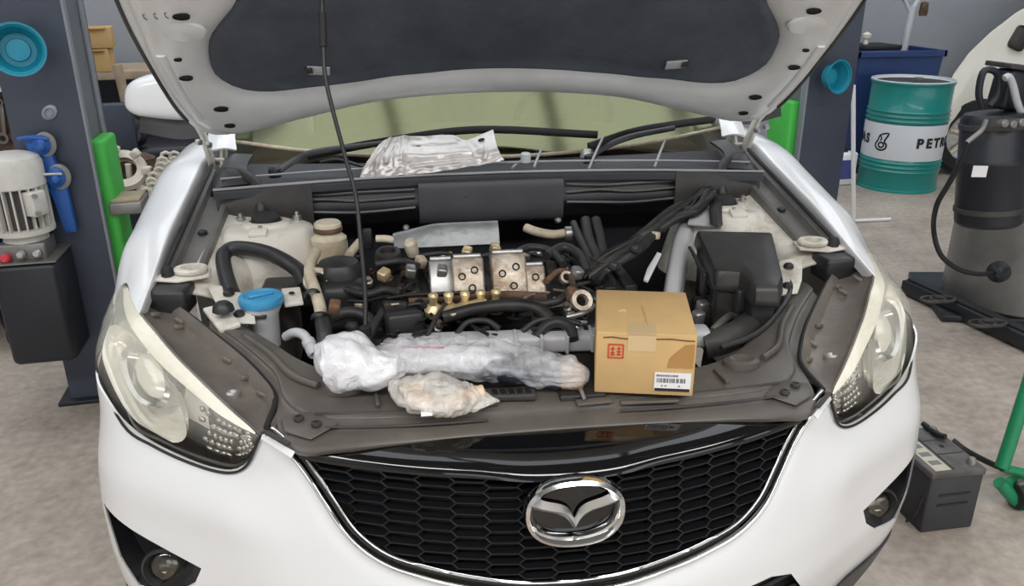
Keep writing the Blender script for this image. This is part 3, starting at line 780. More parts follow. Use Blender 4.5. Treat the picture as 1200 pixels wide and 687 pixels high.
for s in (-1, 1):
    st = box('front_seat', (s*.36, 2.45, .95), (.50, .16, .72), 'seat', car, (-.25, 0, 0), .06, 3)
    box('headrest', (s*.36, 2.57, 1.40), (.26, .09, .17), 'seat', st, (-.15, 0, 0), .035, 3)
tube('steering_wheel', [V((.36+.18*cos(a), 1.98-.07*sin(a), 1.05+.165*sin(a))) for a in [2*pi*i/10 for i in range(10)]], .015, 'black_plastic', car, 8, 4, True)
box('rear_seat', (0, 3.35, .90), (1.2, .18, .70), 'seat', car, (-.25, 0, 0), .06, 3)
# cowl trough
def cwl(y, z, a=.70): return [V((x, y+.10*(x/.75)**2*(1 if y > 1.1 else -.6), z-.010*(x/.75)**2)) for x in (-a, -a*.66, -a*.33, 0, a*.33, a*.66, a)]
cw = patch('cowl_panel', [cwl(1.005, 1.058), cwl(1.008, 1.079), cwl(1.022, 1.081), cwl(1.05, 1.066), cwl(1.11, 1.052), cwl(1.15, 1.058), cwl(1.20, 1.074)], 'firewall', car, 5, 4, .004, 40)
tube('cowl_seal', cwl(1.006, 1.083), .0036, 'seal_grey', cw, 6, 4)
tube('cowl_lip', cwl(1.10, 1.088), .0032, 'seal_grey', cw, 6, 4)
for a, b in (((634, 176), (626, 196)), ((707, 160), (690, 198)), ((780, 163), (767, 196)), ((612, 188), (600, 197))):
    tube('cowl_strut', [at(*a, Y=1.16), at(*a, Y=1.16).lerp(at(*b, Y=1.06), .5)+V((0, 0, .002)), at(*b, Y=1.06)], .0036, 'seal_grey', cw, 6, 3)
lathe('cowl_grommet', [(.014, 0), (.014, .022), (.010, .026), (.008, .018), (0, .018)], 'duct_grey', cw, Matrix.Translation(at(616, 190, Y=1.10)), 14)
lathe('cowl_pivot', [(.020, 0), (.018, .012), (.010, .022), (0, .024)], 'alu', cw, Matrix.Translation(at(688, 184, Y=1.14)), 14)
# wiper arms
def wiper(pts, bl, r=.008):
    o = tube('wiper_arm', pts, lambda t: (r*(1.5-t*.6), r*.8), 'black_plastic', car, 8, 6, flat=(0, -.5, 1))
    tube('wiper_blade', bl, lambda t: (.011, .013), 'rubber', o, 6, 6, flat=(0, -.5, 1))
    lathe('wiper_nut', [(.016, -.01), (.016, .012), (.010, .018), (0, .018)], 'black_plastic', o, Matrix.Translation(pts[0]), 14)
wiper([at(322, 203, Y=1.090), at(347, 187, Y=1.140), at(370, 178, Y=1.140), at(430, 170, Y=1.150), at(520, 160, Y=1.170)], [at(360, 183, Y=1.150), at(450, 166, Y=1.200), at(560, 152, Y=1.240), at(700, 158, Y=1.210)])
wiper([at(690, 187, Y=1.130), at(705, 174, Y=1.160), at(740, 160, Y=1.150), at(790, 150, Y=1.190)], [at(690, 172, Y=1.160), at(740, 155, Y=1.190), at(790, 146, Y=1.230), at(836, 140, Y=1.280)], .009)
tube('wiper_linkage', [at(375, 190, Y=1.13), at(395, 187, Y=1.13), at(415, 192, Y=1.12), at(430, 197, Y=1.11)], .005, 'black_plastic', car, 6, 4)
# cowl side plates with the black drain ducts near each hinge
def cowlside(s):
    patch('cowl_side_plate', [[V((s*x, y, z)) for x, y, z in r] for r in (((.70, .985, 1.06), (.60, .975, 1.075), (.47, .985, 1.08)), ((.70, .975, 1.02), (.60, .965, 1.03), (.47, .98, 1.02)), ((.69, .985, .985), (.60, .975, .985), (.47, .985, .97)))], 'dusty_plastic', car, 4, 4, .004)
    patch('drain_duct', [[V((s*x, y, z)) for x, y, z in r] for r in (((.735, 1.06, 1.03), (.71, 1.03, 1.06), (.62, 1.03, 1.07)), ((.735, 1.12, 1.06), (.70, 1.10, 1.10), (.64, 1.09, 1.10)), ((.73, 1.20, 1.07), (.70, 1.20, 1.11), (.64, 1.20, 1.11)))], 'black_plastic', car, 4, 4, .006)
    tube('drain_hose', [V((s*x, y, z)) for x, y, z in ((.70, 1.10, 1.09), (.655, 1.08, 1.085), (.61, 1.02, 1.07), (.595, .97, 1.03), (.595, .955, .99))], .014, 'hose', car, 8, 5)
mir(cowlside)
#==BAY==
# ------------------------------------------------------------------ engine bay
bay = thing('engine_bay', None, None, (0, .7, .5), parent=car)
box('bay_floor', (0, .78, .46), (1.20, .74, .02), 'engine_dark', bay)
rows = [[V((x, y, z)) for x in (-.70, -.35, 0, .35, .70)] for y, z in ((1.02, 1.06), (1.01, 1.03), (1.00, 1.00), (1.04, .95), (1.10, .90), (1.12, .5))]
patch('firewall', rows, 'firewall', bay, 3, 4, .006, 35)
a, b = at(491, 235, Y=.985), at(660, 235, Y=.985)
patch('firewall_center_pad', [[V((x, y, z)) for x in (a.x, a.x*.7+b.x*.3, a.x*.3+b.x*.7, b.x)] for y, z in ((1.0, 1.066), (.986, 1.060), (.982, 1.02), (.980, .975), (.992, .955), (1.03, .945))], 'firewall_light', bay, 2, 3, .02, 35)
for k, (z, y) in enumerate(((1.028, .992), (1.000, .985), (1.045, 1.0))):
    for x0, x1 in ((-.55, a.x-.01), (b.x+.01, .48)):
        tube('firewall_bead', [V((x0+(x1-x0)*t, y, z+.004*sin(t*7+k))) for t in (0, .3, .6, 1)], .0032, 'rail_grey', bay, 6, 3)
for px, py in ((476, 267), (654, 258), (545, 228), (610, 232)): lathe('firewall_stud', [(.009, -.01), (.009, .004), (.005, .008), (0, .008)], 'alu' if py > 240 else 'dusty_plastic', bay, frame(at(px, py, Y=.99), (0, -1, .3)), 10)
def side(s):
    ap = patch('inner_apron', [[V((s*x, y, z)) for x, z in q] for y, q in (
        (.60, ((.70, .945), (.66, .935), (.63, .915), (.62, .86), (.62, .55))), (.68, ((.70, .965), (.66, .955), (.63, .935), (.61, .86), (.60, .55))),
        (.80, ((.695, .985), (.66, .975), (.62, .965), (.58, .90), (.56, .6))), (.95, ((.69, 1.01), (.66, 1.0), (.60, .99), (.55, .93), (.54, .6))), (1.08, ((.69, 1.03), (.66, 1.015), (.60, 1.0), (.55, .95), (.54, .6))))], 'bay_paint', bay, 4, 4, .004)
    tw = lathe('strut_tower', [(.16, -.16), (.135, -.07), (.122, -.03), (.108, -.008), (.092, .0), (.06, .002), (.055, .010), (.04, .012), (.035, .004), (0, .004)], 'bay_paint', bay, Matrix.Translation((s*.575, .905, .995)) @ Matrix.Rotation(rad(-4), 4, 'X'), 36)
    for k in range(3):
        a_ = 2*pi*k/3+.5; lathe('strut_nut', [(.011, 0), (.011, .012), (.005, .014), (.005, .022), (0, .022)], 'alu', tw, Matrix.Translation((s*.575+.078*cos(a_), .905+.078*sin(a_), .994)), 6)
    lathe('strut_cap', [(.036, 0), (.034, .016), (.022, .026), (0, .028)], 'rubber', tw, Matrix.Translation((s*.575, .905, 1.0)), 18)
    prism('tower_tab', [V((s*.56, .83, 1.003)), V((s*.60, .83, 1.003)), V((s*.60, .80, .995)), V((s*.56, .80, .995))], (0, 0, .010), 'bay_paint', tw, .002)
    # hood buffer bracket with the pale ring
    br = thing('hood_buffer', None, None, (s*.70, .64, .96), parent=car)
    R0 = V((s*.695, .645, .975))
    lathe('buffer_ring', [(.018, 0), (.030, 0), (.031, .006), (.028, .010), (.018, .010), (.017, .005), (.018, 0)], 'bay_paint', br, Matrix.Translation(R0) @ Matrix.Diagonal((1.15, .9, 1, 1)), 24, cap=False)
    lathe('buffer_rubber', [(.012, -.03), (.013, .008), (.009, .016), (0, .018)], 'rubber', br, Matrix.Translation(R0+V((s*.045, -.012, 0))), 14)
    prism('buffer_bracket', [R0+V(p) for p in ((-s*.035, .03, -.002), (s*.06, .035, -.002), (s*.07, -.03, -.004), (s*.02, -.04, -.006), (-s*.04, -.02, -.004))], (0, 0, -.006), 'bay_paint', br, .002)
    box('buffer_block', R0+V((s*.035, -.05, -.04)), (.085, .07, .055), 'black_plastic', br, (0, 0, s*.1), .008)
    # dusty slam plate from the buffer to the cover
    prism('slam_plate', [V((s*x, y, z)) for x, y, z in ((.605, .61, .950), (.660, .615, .953), (.622, .535, .930), (.592, .490, .918), (.545, .490, .914), (.560, .560, .928))], (0, 0, -.004), 'bay_paint', br, .001)
    for x, y, z in ((.580, .515, .922), (.610, .58, .943)): lathe('plate_bolt', [(.012, 0), (.011, .006), (.006, .010), (0, .010)], 'black_plastic', br, Matrix.Translation((s*x, y, z)), 8)
mir(side)
#==ENGINE==
eng = thing('engine', None, None, (0, .7, .6), parent=car)
EZ = .93
def P(px, py, z=EZ): return at(px, py, Z=z)
# block and head
box('engine_block', (-.02, .70, .70), (.62, .34, .30), 'engine_dark', eng, (0, 0, 0), .02)
box('cylinder_head', (-.02, .70, .87), (.56, .28, .07), 'engine_dark', eng, (0, 0, 0), .012)
bm = bmnew(); a = V((-.06, .735, .905))
for k in range(14): add_box(bm, (-.27+.04*k, .70+.02*((k*7) % 3-1), .906), (.028, .20+.03*(k % 3), .02), (0, 0, .1*((k % 3)-1)), .003, 1)
obj('rocker_ribs', bm, 'engine_dark', eng, True)
# bright cam carriers with holes
def casting(px0, px1, py0, py1, z, h, mt='engine_metal', holes=((.3, .5), (.7, .35), (.6, .8))):
    c = P((px0+px1)/2, (py0+py1)/2, z); wx = P(px1, (py0+py1)/2, z).x-P(px0, (py0+py1)/2, z).x
    R_ = Matrix.Rotation(-.62, 4, 'X'); hh_ = h*1.25
    XF.append(Matrix.Translation(c) @ R_)
    box('camshaft_carrier', (0, .025, 0), (wx, .05, hh_), mt, eng, (0, 0, 0), .005)
    for u, v in holes: lathe('carrier_hole', [(.0085, -.002), (.0085, .0015), (.006, .002), (.005, -.001), (0, -.001)], 'grille_back', eng, frame((wx*(u-.5), -.0005, hh_*(.5-v)), (0, -1, 0)), 12)
    box('carrier_cap', (0, .02, hh_*.5+.004), (wx*.9, .035, .010), 'alu', eng, (0, 0, 0), .003)
    XF.pop()
casting(503, 532, 306, 344, .945, .065, 'alu', ())
casting(530, 568, 303, 345, .955, .070)
casting(576, 618, 296, 345, .960, .075)
casting(616, 640, 312, 345, .945, .055, 'engine_metal', ((.5, .4),))
for px, py in ((582, 300), (600, 296), (612, 300), (545, 304)):
    tube('carrier_rib', [P(px-8, py+2, .972), P(px, py-2, .975), P(px+8, py+1, .972)], .005, 'alu', eng, 6, 3)
# row of brass-coloured plugs
for k, px in enumerate((508, 526, 545, 563, 581)):
    M_ = frame(P(px, 362-1.2*k, .920), (0, -.25, 1)) @ Matrix.Scale(1.15, 4)
    lathe('glow_plug', [(.016, -.012), (.017, .0), (.012, .006), (.007, .010), (.007, .022), (.009, .024), (.009, .030), (.004, .034), (0, .034)], 'brass', eng, M_, 14)
prism('fuel_rail_bracket', [P(519, 367, .925), P(523, 361, .926), P(545, 357, .93), P(566, 351, .935), P(571, 354, .935), P(552, 364, .93), P(530, 372, .926)], (0, 0, .006), 'brass', eng, .002)
tube('fuel_rail', [P(480, 352, .925), P(520, 350, .93), P(560, 347, .935), P(600, 346, .935), P(640, 348, .93)], .010, 'rust', eng, 8, 4)
# intake heat cover at the back
rows = []
for i in range(9):
    t = i/8; px = 462+(585-462)*t
    A = P(px, 290-6*t, .965); rad_ = .035+.02*sin(pi*min(1, t*1.2))*.6
    rows.append([A+V((0, .08*u-.01, .045*sin(pi*u)*(.55+.45*min(1, t*2.5))))for u in (0, .2, .4, .6, .8, 1)])
patch('turbo_heat_cover', rows, 'grey_shield', eng, 3, 2, .003)
# connectors
for px, py, r_, mt in ((482, 290, .5, 'cream'), (493, 307, .4, 'cream'), (547, 296, -.3, 'brass'), (580, 292, .2, 'brass'), (450, 322, -.6, 'brass'), (518, 318, 0, 'alu'), (481, 318, .1, 'alu'), (401, 318, .2, 'alu'), (392, 360, 0, 'rust'), (670, 345, .1, 'rust'), (676, 320, .4, 'alu')):
    box('sensor_plug', P(px, py, .955), (.022, .026, .024), mt, eng, (.3, .2, r_), .004, 2)
lathe('sensor_cap', [(.014, -.02), (.016, .0), (.015, .014), (.010, .020), (0, .022)], 'cream', eng, frame(P(482, 290, .975), (-.2, -.3, 1)), 14)
lathe('oil_filler', [(.03, -.02), (.032, 0), (.028, .012), (.018, .014), (.016, .006), (0, .006)], 'engine_dark', eng, frame(P(455, 300, .96), (0, -.2, 1)), 18)
for px, py, r_ in ((412, 317, .020), (372, 330, .03), (681, 353, .022), (663, 326, .014), (520, 293, .02)):
    lathe('pulley_ring', [(r_*.55, -.006), (r_, -.006), (r_*1.05, 0), (r_, .008), (r_*.6, .008), (r_*.5, 0)], 'engine_metal', eng, frame(P(px, py, .945), (.15, -.75, .6)), 20, cap=False)
# black angled module near the rod
XF.append(Matrix.Translation(P(473, 378, .90)) @ Matrix.Rotation(rad(12), 4, 'Z') @ Matrix.Rotation(rad(-12), 4, 'X'))
box('control_module', (0, 0, 0), (.075, .07, .05), 'black_plastic', eng, (0, 0, 0), .008, 2)
box('module_connector', (-.01, .03, .03), (.05, .03, .022), 'engine_dark', eng, (0, .1, 0), .005, 2)
box('module_tag', (-.012, .012, .038), (.016, .008, .003), 'cream', eng)
XF.pop()
# left: dark reservoir, pale coolant pipe, brake reservoir, blue washer cap
XF.append(Matrix.Translation(P(398, 330, .93)))
box('air_duct_body', (0, 0, -.04), (.12, .13, .12), 'black_plastic', eng, (.1, 0, .1), .03, 3)
lathe('duct_dome', [(.055, -.02), (.054, .01), (.042, .028), (.02, .036), (0, .038)], 'black_plastic', eng, Matrix.Translation((0, .01, .015)), 24)
XF.pop()
ac = tube('coolant_pipe', [P(370, 296, .97), P(364, 308, .968), P(363, 322, .962), P(369, 340, .95), P(374, 356, .94), P(377, 372, .925)], .0125, 'cream', eng, 10, 5)
for px, py, z in ((366, 345, .952), (374, 372, .93)): lathe('pipe_clamp', [(.015, -.005), (.017, 0), (.015, .005)], 'black_plastic', ac, frame(P(px, py, z), (.1, -.5, -.4)), 16, cap=False)
tube('coolant_hose', [P(377, 372, .925), P(380, 390, .91), P(380, 412, .88), P(378, 440, .84)], .0155, 'hose', eng, 10, 5)
br = lathe('brake_reservoir', [(.040, -.06), (.042, -.005), (.036, .0), (.030, .004), (.030, .010), (.032, .012), (.032, .030), (.028, .034), (0, .035)], 'cream', eng, Matrix.Translation(P(385, 276, .985)), 24)
box('reservoir_body', P(386, 287, .955)+V((0, .01, -.02)), (.085, .07, .05), 'duct_grey', eng, (0, 0, .05), .010, 2)
lathe('reservoir_cap_band', [(.0325, 0), (.034, .003), (.034, .010), (.0325, .013)], 'rust', eng, Matrix.Translation(P(385, 276, .985)+V((0, 0, .010))), 24, cap=False)
# washer filler
W = P(306, 352, .938)
wn = lathe('washer_neck', [(.030, -.10), (.032, -.03), (.040, -.012), (.040, -.004), (.034, .0)], 'duct_grey', eng, Matrix.Translation(W), 24, cap=False)
lathe('washer_cap', [(.044, -.006), (.046, .004), (.044, .010), (.034, .013), (.030, .009), (0, .009)], 'blue_cap', eng, Matrix.Translation(W), 30)
box('cap_grip', W+V((0, 0, .012)), (.052, .010, .008), 'blue_cap', eng, (0, 0, .5), .003)
box('washer_shelf', W+V((-.045, -.005, -.022)), (.12, .06, .012), 'dusty_plastic', eng, (0, 0, -.05), .004)
prism('support_bracket', [P(238, 366, .925), P(262, 360, .93), P(283, 384, .912), P(258, 392, .905)], (0, 0, .010), 'bay_paint', eng, .003)
lathe('bracket_bolt', [(.022, 0), (.02, .010), (.012, .018), (0, .018)], 'black_plastic', eng, Matrix.Translation(P(262, 364, .94)), 12)
prism('fuse_bracket', [P(330, 342, .93), P(352, 340, .935), P(356, 358, .925), P(334, 361, .92)], (0, 0, .008), 'bay_paint', eng, .002)
box('relay_block', P(338, 331, .93)+V((0, .02, -.03)), (.12, .08, .05), 'dusty_plastic', eng, (0, 0, 0), .010)
lathe('bracket_hole', [(.006, 0), (.006, .002), (0, .002)], 'grille_back', eng, Matrix.Translation(P(342, 346, .936)+V((0, 0, .004))), 12)
# black loop hose around the left tower
tube('intake_loop', [P(272, 345, .94), P(264, 320, .955), P(262, 300, .97), P(275, 291, .98), P(305, 294, .98), P(330, 304, .97), P(350, 318, .95), P(358, 335, .93)], .017, 'black_plastic', eng, 10, 6)
tube('lower_hose', [P(335, 395, .89), P(345, 390, .905), P(356, 393, .905), P(364, 405, .89), P(368, 415, .88)], .010, 'duct_grey', eng, 8, 5)
lathe('hose_sleeve', [(.011, -.02), (.013, -.018), (.013, -.006), (.011, -.004), (.013, 0), (.013, .014), (.011, .018)], 'duct_grey', eng, frame(P(365, 408, .89), (.4, -.8, -.5)), 14, cap=False)
# pipes on the firewall
tube('heater_pipe', [P(616, 267, .985), P(630, 272, .98), P(648, 275, .975), P(664, 273, .97)], .011, 'cream', eng, 10, 4)
lathe('pipe_flange', [(.013, -.01), (.018, -.008), (.018, .008), (.013, .010)], 'alu', eng, frame(P(666, 274, .97), (1, 0, 0)), 14, cap=False)
tube('heater_pipe', [P(441, 280, .98), P(452, 280, .98), P(463, 282, .975)], .009, 'cream', eng, 10, 3)
lathe('pipe_flange', [(.010, -.01), (.015, -.008), (.015, .008), (.010, .010)], 'alu', eng, frame(P(465, 281, .975), (1, -.2, 0)), 14, cap=False)
tube('heater_pipe', [P(409, 299, .97), P(415, 291, .975), P(421, 284, .98)], .010, 'cream', eng, 10, 3)
box('vacuum_block', P(431, 280, .97), (.022, .02, .05), 'engine_dark', eng, (0, 0, 0), .004)
tube('heater_hose', [P(686, 258, 1.0), P(690, 280, .975), P(700, 305, .95), P(702, 330, .92)], .013, 'hose', eng, 8, 5)
tube('heater_hose', [P(698, 258, 1.0), P(703, 278, .975), P(706, 300, .95), P(707, 325, .92)], .013, 'hose', eng, 8, 5)
tube('heater_hose', [P(672, 262, .99), P(682, 285, .97), P(692, 308, .95), P(696, 330, .92)], .010, 'hose', eng, 8, 5)
# right: pale rail, wire harness, big black box
patch('side_rail', [[P(px+dx, py, z)+V((0, 0, dz)) for dx, dz in ((0, -.03), (3, 0), (12, .006), (20, 0), (24, -.03))] for px, py, z in ((800, 248, .985), (790, 270, .965), (783, 300, .94), (778, 330, .92), (774, 360, .90))], 'duct_grey', eng, 3, 4, .004)
patch('rail_elbow', [[P(px, py, z) for px, py, z in r] for r in (((806, 262, .985), (812, 244, 1.0), (822, 238, 1.0)), ((826, 264, .985), (830, 250, 1.0), (836, 244, 1.0)), ((846, 266, .98), (846, 256, .995), (848, 246, 1.0)))], 'duct_grey', eng, 3, 3, .004)
patch('black_cuff', [[P(px, py, z) for px, py, z in r] for r in (((832, 263, .995), (831, 245, 1.01), (834, 232, 1.015)), ((840, 265, 1.0), (839, 247, 1.016), (841, 234, 1.02)), ((847, 264, .995), (846, 246, 1.01), (847, 233, 1.015)))], 'black_plastic', eng, 3, 3, .004)
rng = random.Random(3)
for k in range(16):
    o1, o2 = rng.uniform(-9, 9), rng.uniform(-7, 7)
    pts = []
    for (px, py, z) in ((690, 325, .93), (710, 308, .95), (740, 288, .97), (765, 268, .985), (790, 250, 1.0), (812, 240, 1.01), (826, 222, 1.03)):
        pts.append(P(px+o1+rng.uniform(-4, 4), py+o2+rng.uniform(-4, 4), z+rng.uniform(-.006, .008)))
    tube('harness_wire', pts, rng.choice((.0035, .005, .0065, .009)), rng.choice(('hose', 'cable_black', 'dusty_plastic', 'engine_dark')), eng, 6, 4)
for px, py in ((745, 292), (775, 268), (720, 312), (800, 248)): box('harness_clip', P(px, py, .985), (.03, .02, .018), 'black_plastic', eng, (.2, .3, .9), .004)
prism('pale_bracket', [P(754, 330, .93), P(758, 318, .935), P(770, 298, .955), P(775, 300, .955), (P(766, 318, .94)), P(759, 332, .93)], (0, 0, .006), 'paper', eng, .001)
box('harness_plug', P(768, 276, .985), (.018, .02, .018), 'cream', eng, (0, .2, .8), .004)
# big box: lid and body
lidb = [(816, 268, 1.000), (906, 270, 1.000), (919, 322, .985), (913, 336, .980), (884, 335, .980), (876, 325, .984), (868, 319, .986), (838, 317, .986)]
top = [P(*q) for q in lidb]
cen = sum(top, V())/len(top)
bm = bmnew(); R = resample(top, 64, True); Cc = sum(R, V())/64
loops = []
for k, dz in ((.90, -.16), (.93, -.05), (1.0, -.045), (1.02, -.040), (1.02, -.030), (.99, -.012), (.95, -.003), (.88, .0), (.5, .003), (.02, .004)):
    loops.append([bm.verts.new(Cc+(p-Cc)*k+V((0, 0, dz))) for p in R])
for a, b in zip(loops, loops[1:]):
    for j in range(64): bm.faces.new((a[j], a[(j+1) % 64], b[(j+1) % 64], b[j]))
bm.faces.new(loops[-1])
fb = obj('fuse_box', bm, 'box_black', car, True, 40)
for px, py, z, sx in ((822, 300, .955, .02), (826, 332, .93, .02), (905, 352, .93, .035), (868, 352, .93, .025)): box('box_latch', P(px, py, z), (sx, .016, .05), 'black_plastic', fb, (0, 0, .3), .004)
for k in range(4): tube('box_rib', [P(808+4*k, 290+8*k, .965-.006*k), P(818+4*k, 306+8*k, .955-.006*k), P(828+4*k, 322+8*k, .945-.006*k)], .004, 'black_plastic', fb, 6, 3)
# lower right bits
tube('bay_edge_seal', [P(926, 322, .93), P(925, 345, .915), P(905, 375, .905), P(880, 395, .90), (P(845, 408, .897))], .006, 'hose', eng, 6, 5)
box('starter_body', P(832, 368, .85), (.06, .08, .07), 'engine_dark', eng, (0, 0, .3), .012)
for px, py in ((818, 372), (823, 360)): box('starter_plug', P(px, py, .88), (.025, .022, .03), 'alu', eng, (.2, 0, .3), .005)
tube('chrome_hose', [P(835, 388, .88), P(845, 378, .885), P(856, 370, .885), P(868, 372, .88)], .008, 'alu', eng, 8, 4)
tube('intake_snorkel', [P(825, 405, .87), P(850, 398, .88), P(880, 380, .88), P(900, 352, .88)], .028, 'dusty_plastic', eng, 12, 5)
# radiator top tank, front hoses
tk = box('radiator_tank', (P(600, 402, .885)+P(700, 396, .885))/2+V((-.0, 0, 0)), (.62, .05, .035), 'duct_grey', eng, (0, 0, -.06), .008)
for k in range(12): box('tank_rib', tk.location+BASE[eng.name]+V((-.28+.05*k, -.01, .004)), (.006, .052, .036), 'duct_grey', eng, (0, 0, -.06), .001)
box('fan_shroud', (-.02, .40, .78), (.66, .06, .20), 'engine_dark', eng, (0, 0, 0), .01)
for pts, r_, mt in (
    ([(628, 395, .90), (640, 382, .915), (655, 378, .92), (668, 384, .915), (672, 398, .90)], .011, 'hose'),
    ([(612, 388, .905), (630, 376, .92), (655, 374, .925), (680, 380, .92)], .006, 'hose'),
    ([(520, 372, .92), (560, 362, .935), (600, 358, .94), (630, 362, .935), (645, 375, .92)], .014, 'engine_dark'),
    ([(500, 395, .90), (510, 375, .92), (520, 360, .93), (528, 350, .935)], .005, 'hose'),
    ([(535, 392, .90), (548, 378, .915), (570, 376, .92), (585, 385, .91)], .006, 'hose'),
    ([(455, 350, .93), (480, 346, .94), (520, 344, .945), (560, 342, .945)], .004, 'cable_black'),
    ([(640, 330, .945), (655, 318, .95), (668, 322, .95), (672, 340, .94)], .007, 'rust'),
    ([(664, 372, .92), (680, 368, .925), (692, 362, .925), (698, 352, .93)], .006, 'alu'),
    ([(655, 378, .92), (672, 377, .922), (688, 378, .92)], .004, 'alu'),
    ([(430, 400, .88), (440, 380, .90), (450, 365, .915), (462, 358, .92)], .010, 'hose'),
    ([(390, 372, .90), (410, 366, .91), (430, 372, .90), (445, 392, .88)], .013, 'hose'),
    ([(600, 352, .94), (630, 356, .94), (655, 352, .945), (672, 336, .95)], .008, 'hose'),
    ([(405, 340, .93), (430, 345, .93), (450, 340, .935), (470, 344, .935)], .009, 'engine_dark'),
    ([(490, 300, .96), (520, 297, .968), (545, 303, .965), (575, 298, .97)], .005, 'hose'),
    ([(440, 310, .955), (470, 306, .96), (490, 312, .96)], .008, 'hose'),
    ([(600, 300, .965), (620, 290, .97), (645, 294, .965), (660, 310, .955)], .009, 'hose'),
    ([(640, 300, .96), (660, 290, .965), (680, 300, .955), (688, 320, .94)], .012, 'hose')):
    tube('engine_hose', [P(*q) for q in pts], r_, mt, eng, 8, 5)
rng = random.Random(11)
for k in range(46):
    px, py = rng.uniform(415, 690), rng.uniform(285, 388)
    if 500 < px < 640 and 295 < py < 350: continue
    z = .955-.05*(py-285)/100; pts = [P(px, py, z)]
    for j in range(3):
        px += rng.uniform(-26, 26); py += rng.uniform(-10, 14); pts.append(P(px, max(275, min(392, py)), z+rng.uniform(-.015, .015)))
    tube('wire', pts, rng.choice((.0022, .003, .004, .0055)), rng.choice(('hose', 'cable_black', 'engine_dark', 'dusty_plastic', 'engine_metal')), eng, 5, 4)
for k in range(60):
    px, py = rng.uniform(395, 700), rng.uniform(290, 392)
    z = .945-.06*(py-285)/100; s_ = rng.uniform(.010, .026)
    if k % 2: box('small_connector', P(px, py, z), (s_, s_*.8, s_), rng.choice(('engine_dark', 'black_plastic', 'engine_metal', 'dusty_plastic', 'alu')), eng, (rng.uniform(-.5, .5), rng.uniform(-.5, .5), rng.uniform(-1, 1)), s_*.15, 1)
    else: lathe('bolt_head', [(s_*.55, -.01), (s_*.55, .004), (s_*.35, .006), (s_*.3, .014), (0, .014)], rng.choice(('engine_metal', 'alu', 'engine_dark', 'rust')), eng, frame(P(px, py, z), (rng.uniform(-.3, .3), -.5, .8)), 8)
#==LOOSE==
# ------------------------------------------------------------------ things lying on the car
# crumpled silver heat shield on the cowl
hsB = [(421, 210, 1.005, 0), (440, 210, 1.0, 0), (470, 206, 1.0, 0), (500, 203, 1.0, 0), (530, 199, 1.0, 0), (560, 194, 1.005, 0), (591, 188, 1.01, 0)]
hsM = [(428, 194, 1.03, 0), (446, 188, 1.03, 0), (472, 184, 1.03, 0), (500, 183, 1.03, 0), (530, 180, 1.03, 0), (558, 178, 1.03, 0), (583, 174, 1.03, 0)]
hsT = [(444, 170, 1.07, 0), (456, 162, 1.075, 0), (474, 160, 1.08, 0), (500, 160, 1.08, 0), (528, 158, 1.08, 0), (546, 164, 1.075, 0), (578, 152, 1.09, 0)]
rows = []
for r in (hsB, hsM, hsT): rows.append(cr([at(a, b, Y=y) for a, b, y, _ in r], 24))
cols = [cr([rows[k][i] for k in range(3)], 20) for i in range(len(rows[0]))]
for i, c in enumerate(cols):
    u = i/(len(cols)-1)
    for j, p in enumerate(c):
        v = j/(len(c)-1)
        d = .006*noise.noise(V((u*7, v*3, 1)))+.002*noise.noise(V((u*22, v*10, 5)))
        d += .010*math.exp(-((v-.5)/.16)**2)*(1 if .34 < u < .80 else .2)
        d += .007*math.exp(-((u-.33)/.03)**2)+.006*math.exp(-((u-.13-.12*abs(v-.5))/.02)**2)-.006*math.exp(-((u-.84)/.03)**2)
        for a_, b_ in (((.14, .25), (.17, .75)), ((.17, .75), (.22, .4)), ((.22, .4), (.27, .75)), ((.27, .75), (.29, .25)), ((.40, .22), (.76, .22)), ((.40, .80), (.70, .80)), ((.88, .2), (.93, .7))):
            ax, ay = a_; bx__, by = b_; t_ = max(0, min(1, ((u-ax)*(bx__-ax)*9+(v-ay)*(by-ay))/max(1e-6, (bx__-ax)**2*9+(by-ay)**2)))
            dd = hypot((u-ax-(bx__-ax)*t_)*3, v-ay-(by-ay)*t_); d += .0045*math.exp(-(dd/.045)**2)
        c[j] = p+V((0, -.8, .5))*d
bm = bmnew(); add_grid(bm, cols, .0015)
sh = obj('heat_shield', bm, 'heat_shield', None, True, 60); tag(sh, 'crumpled silver metal heat shield lying on the cowl below the windscreen', 'heat shield')
for px, py, r_ in ((487, 174, .010), (495, 182, .004), (493, 187, .004), (564, 164, .006), (445, 193, .005), (548, 178, .006)):
    lathe('shield_hole', [(r_, -.001), (r_, .001), (0, .001)], 'grille_back', sh, frame(at(px, py, Y=1.018+.0009*(210-py)), (0, -.8, .5), (1, 0, .3)) @ Matrix.Diagonal((1.6, .7, 1, 1)), 14)
# cardboard box
BX = V((.0646, .1406, .8995)); bw, bd, bh = .164, .195, .112
XF.append(Matrix.Translation(BX) @ Matrix.Rotation(atan2(-.0367, .1596), 4, 'Z'))
cb = thing('cardboard_box', 'small brown cardboard parts box with white sticker and red stamp', 'box', (bw/2, bd/2, 0))
box('box_body', (bw/2, bd/2, bh/2), (bw, bd, bh), 'cardboard', cb, (0, 0, 0), .0022, 2)
for x0, x1 in ((.012, .052), (.098, .160)):
    bm = bmnew(); add_tube(bm, [V((x0+(x1-x0)*t, -.0006, bh-.009+.0012*sin(5*t))) for t in (0, .4, .7, 1)], .0011, 6, 3); obj('flap_slit', bm, 'cardboard_edge', cb)
box('packing_tape', (.075, -.0002, bh-.016), (.046, .0012, .032), 'tape', cb); box('packing_tape', (.075, .02, bh+.0001), (.046, .046, .0010), 'tape', cb)
prism('dark_patch', [V((x, -.0008, z)) for x, z in ((.118, .052), (.161, .052), (.161, .096), (.145, .094), (.122, .070))], (0, .0006, 0), 'cardboard_dark', cb)  # darker brown patch on the front face
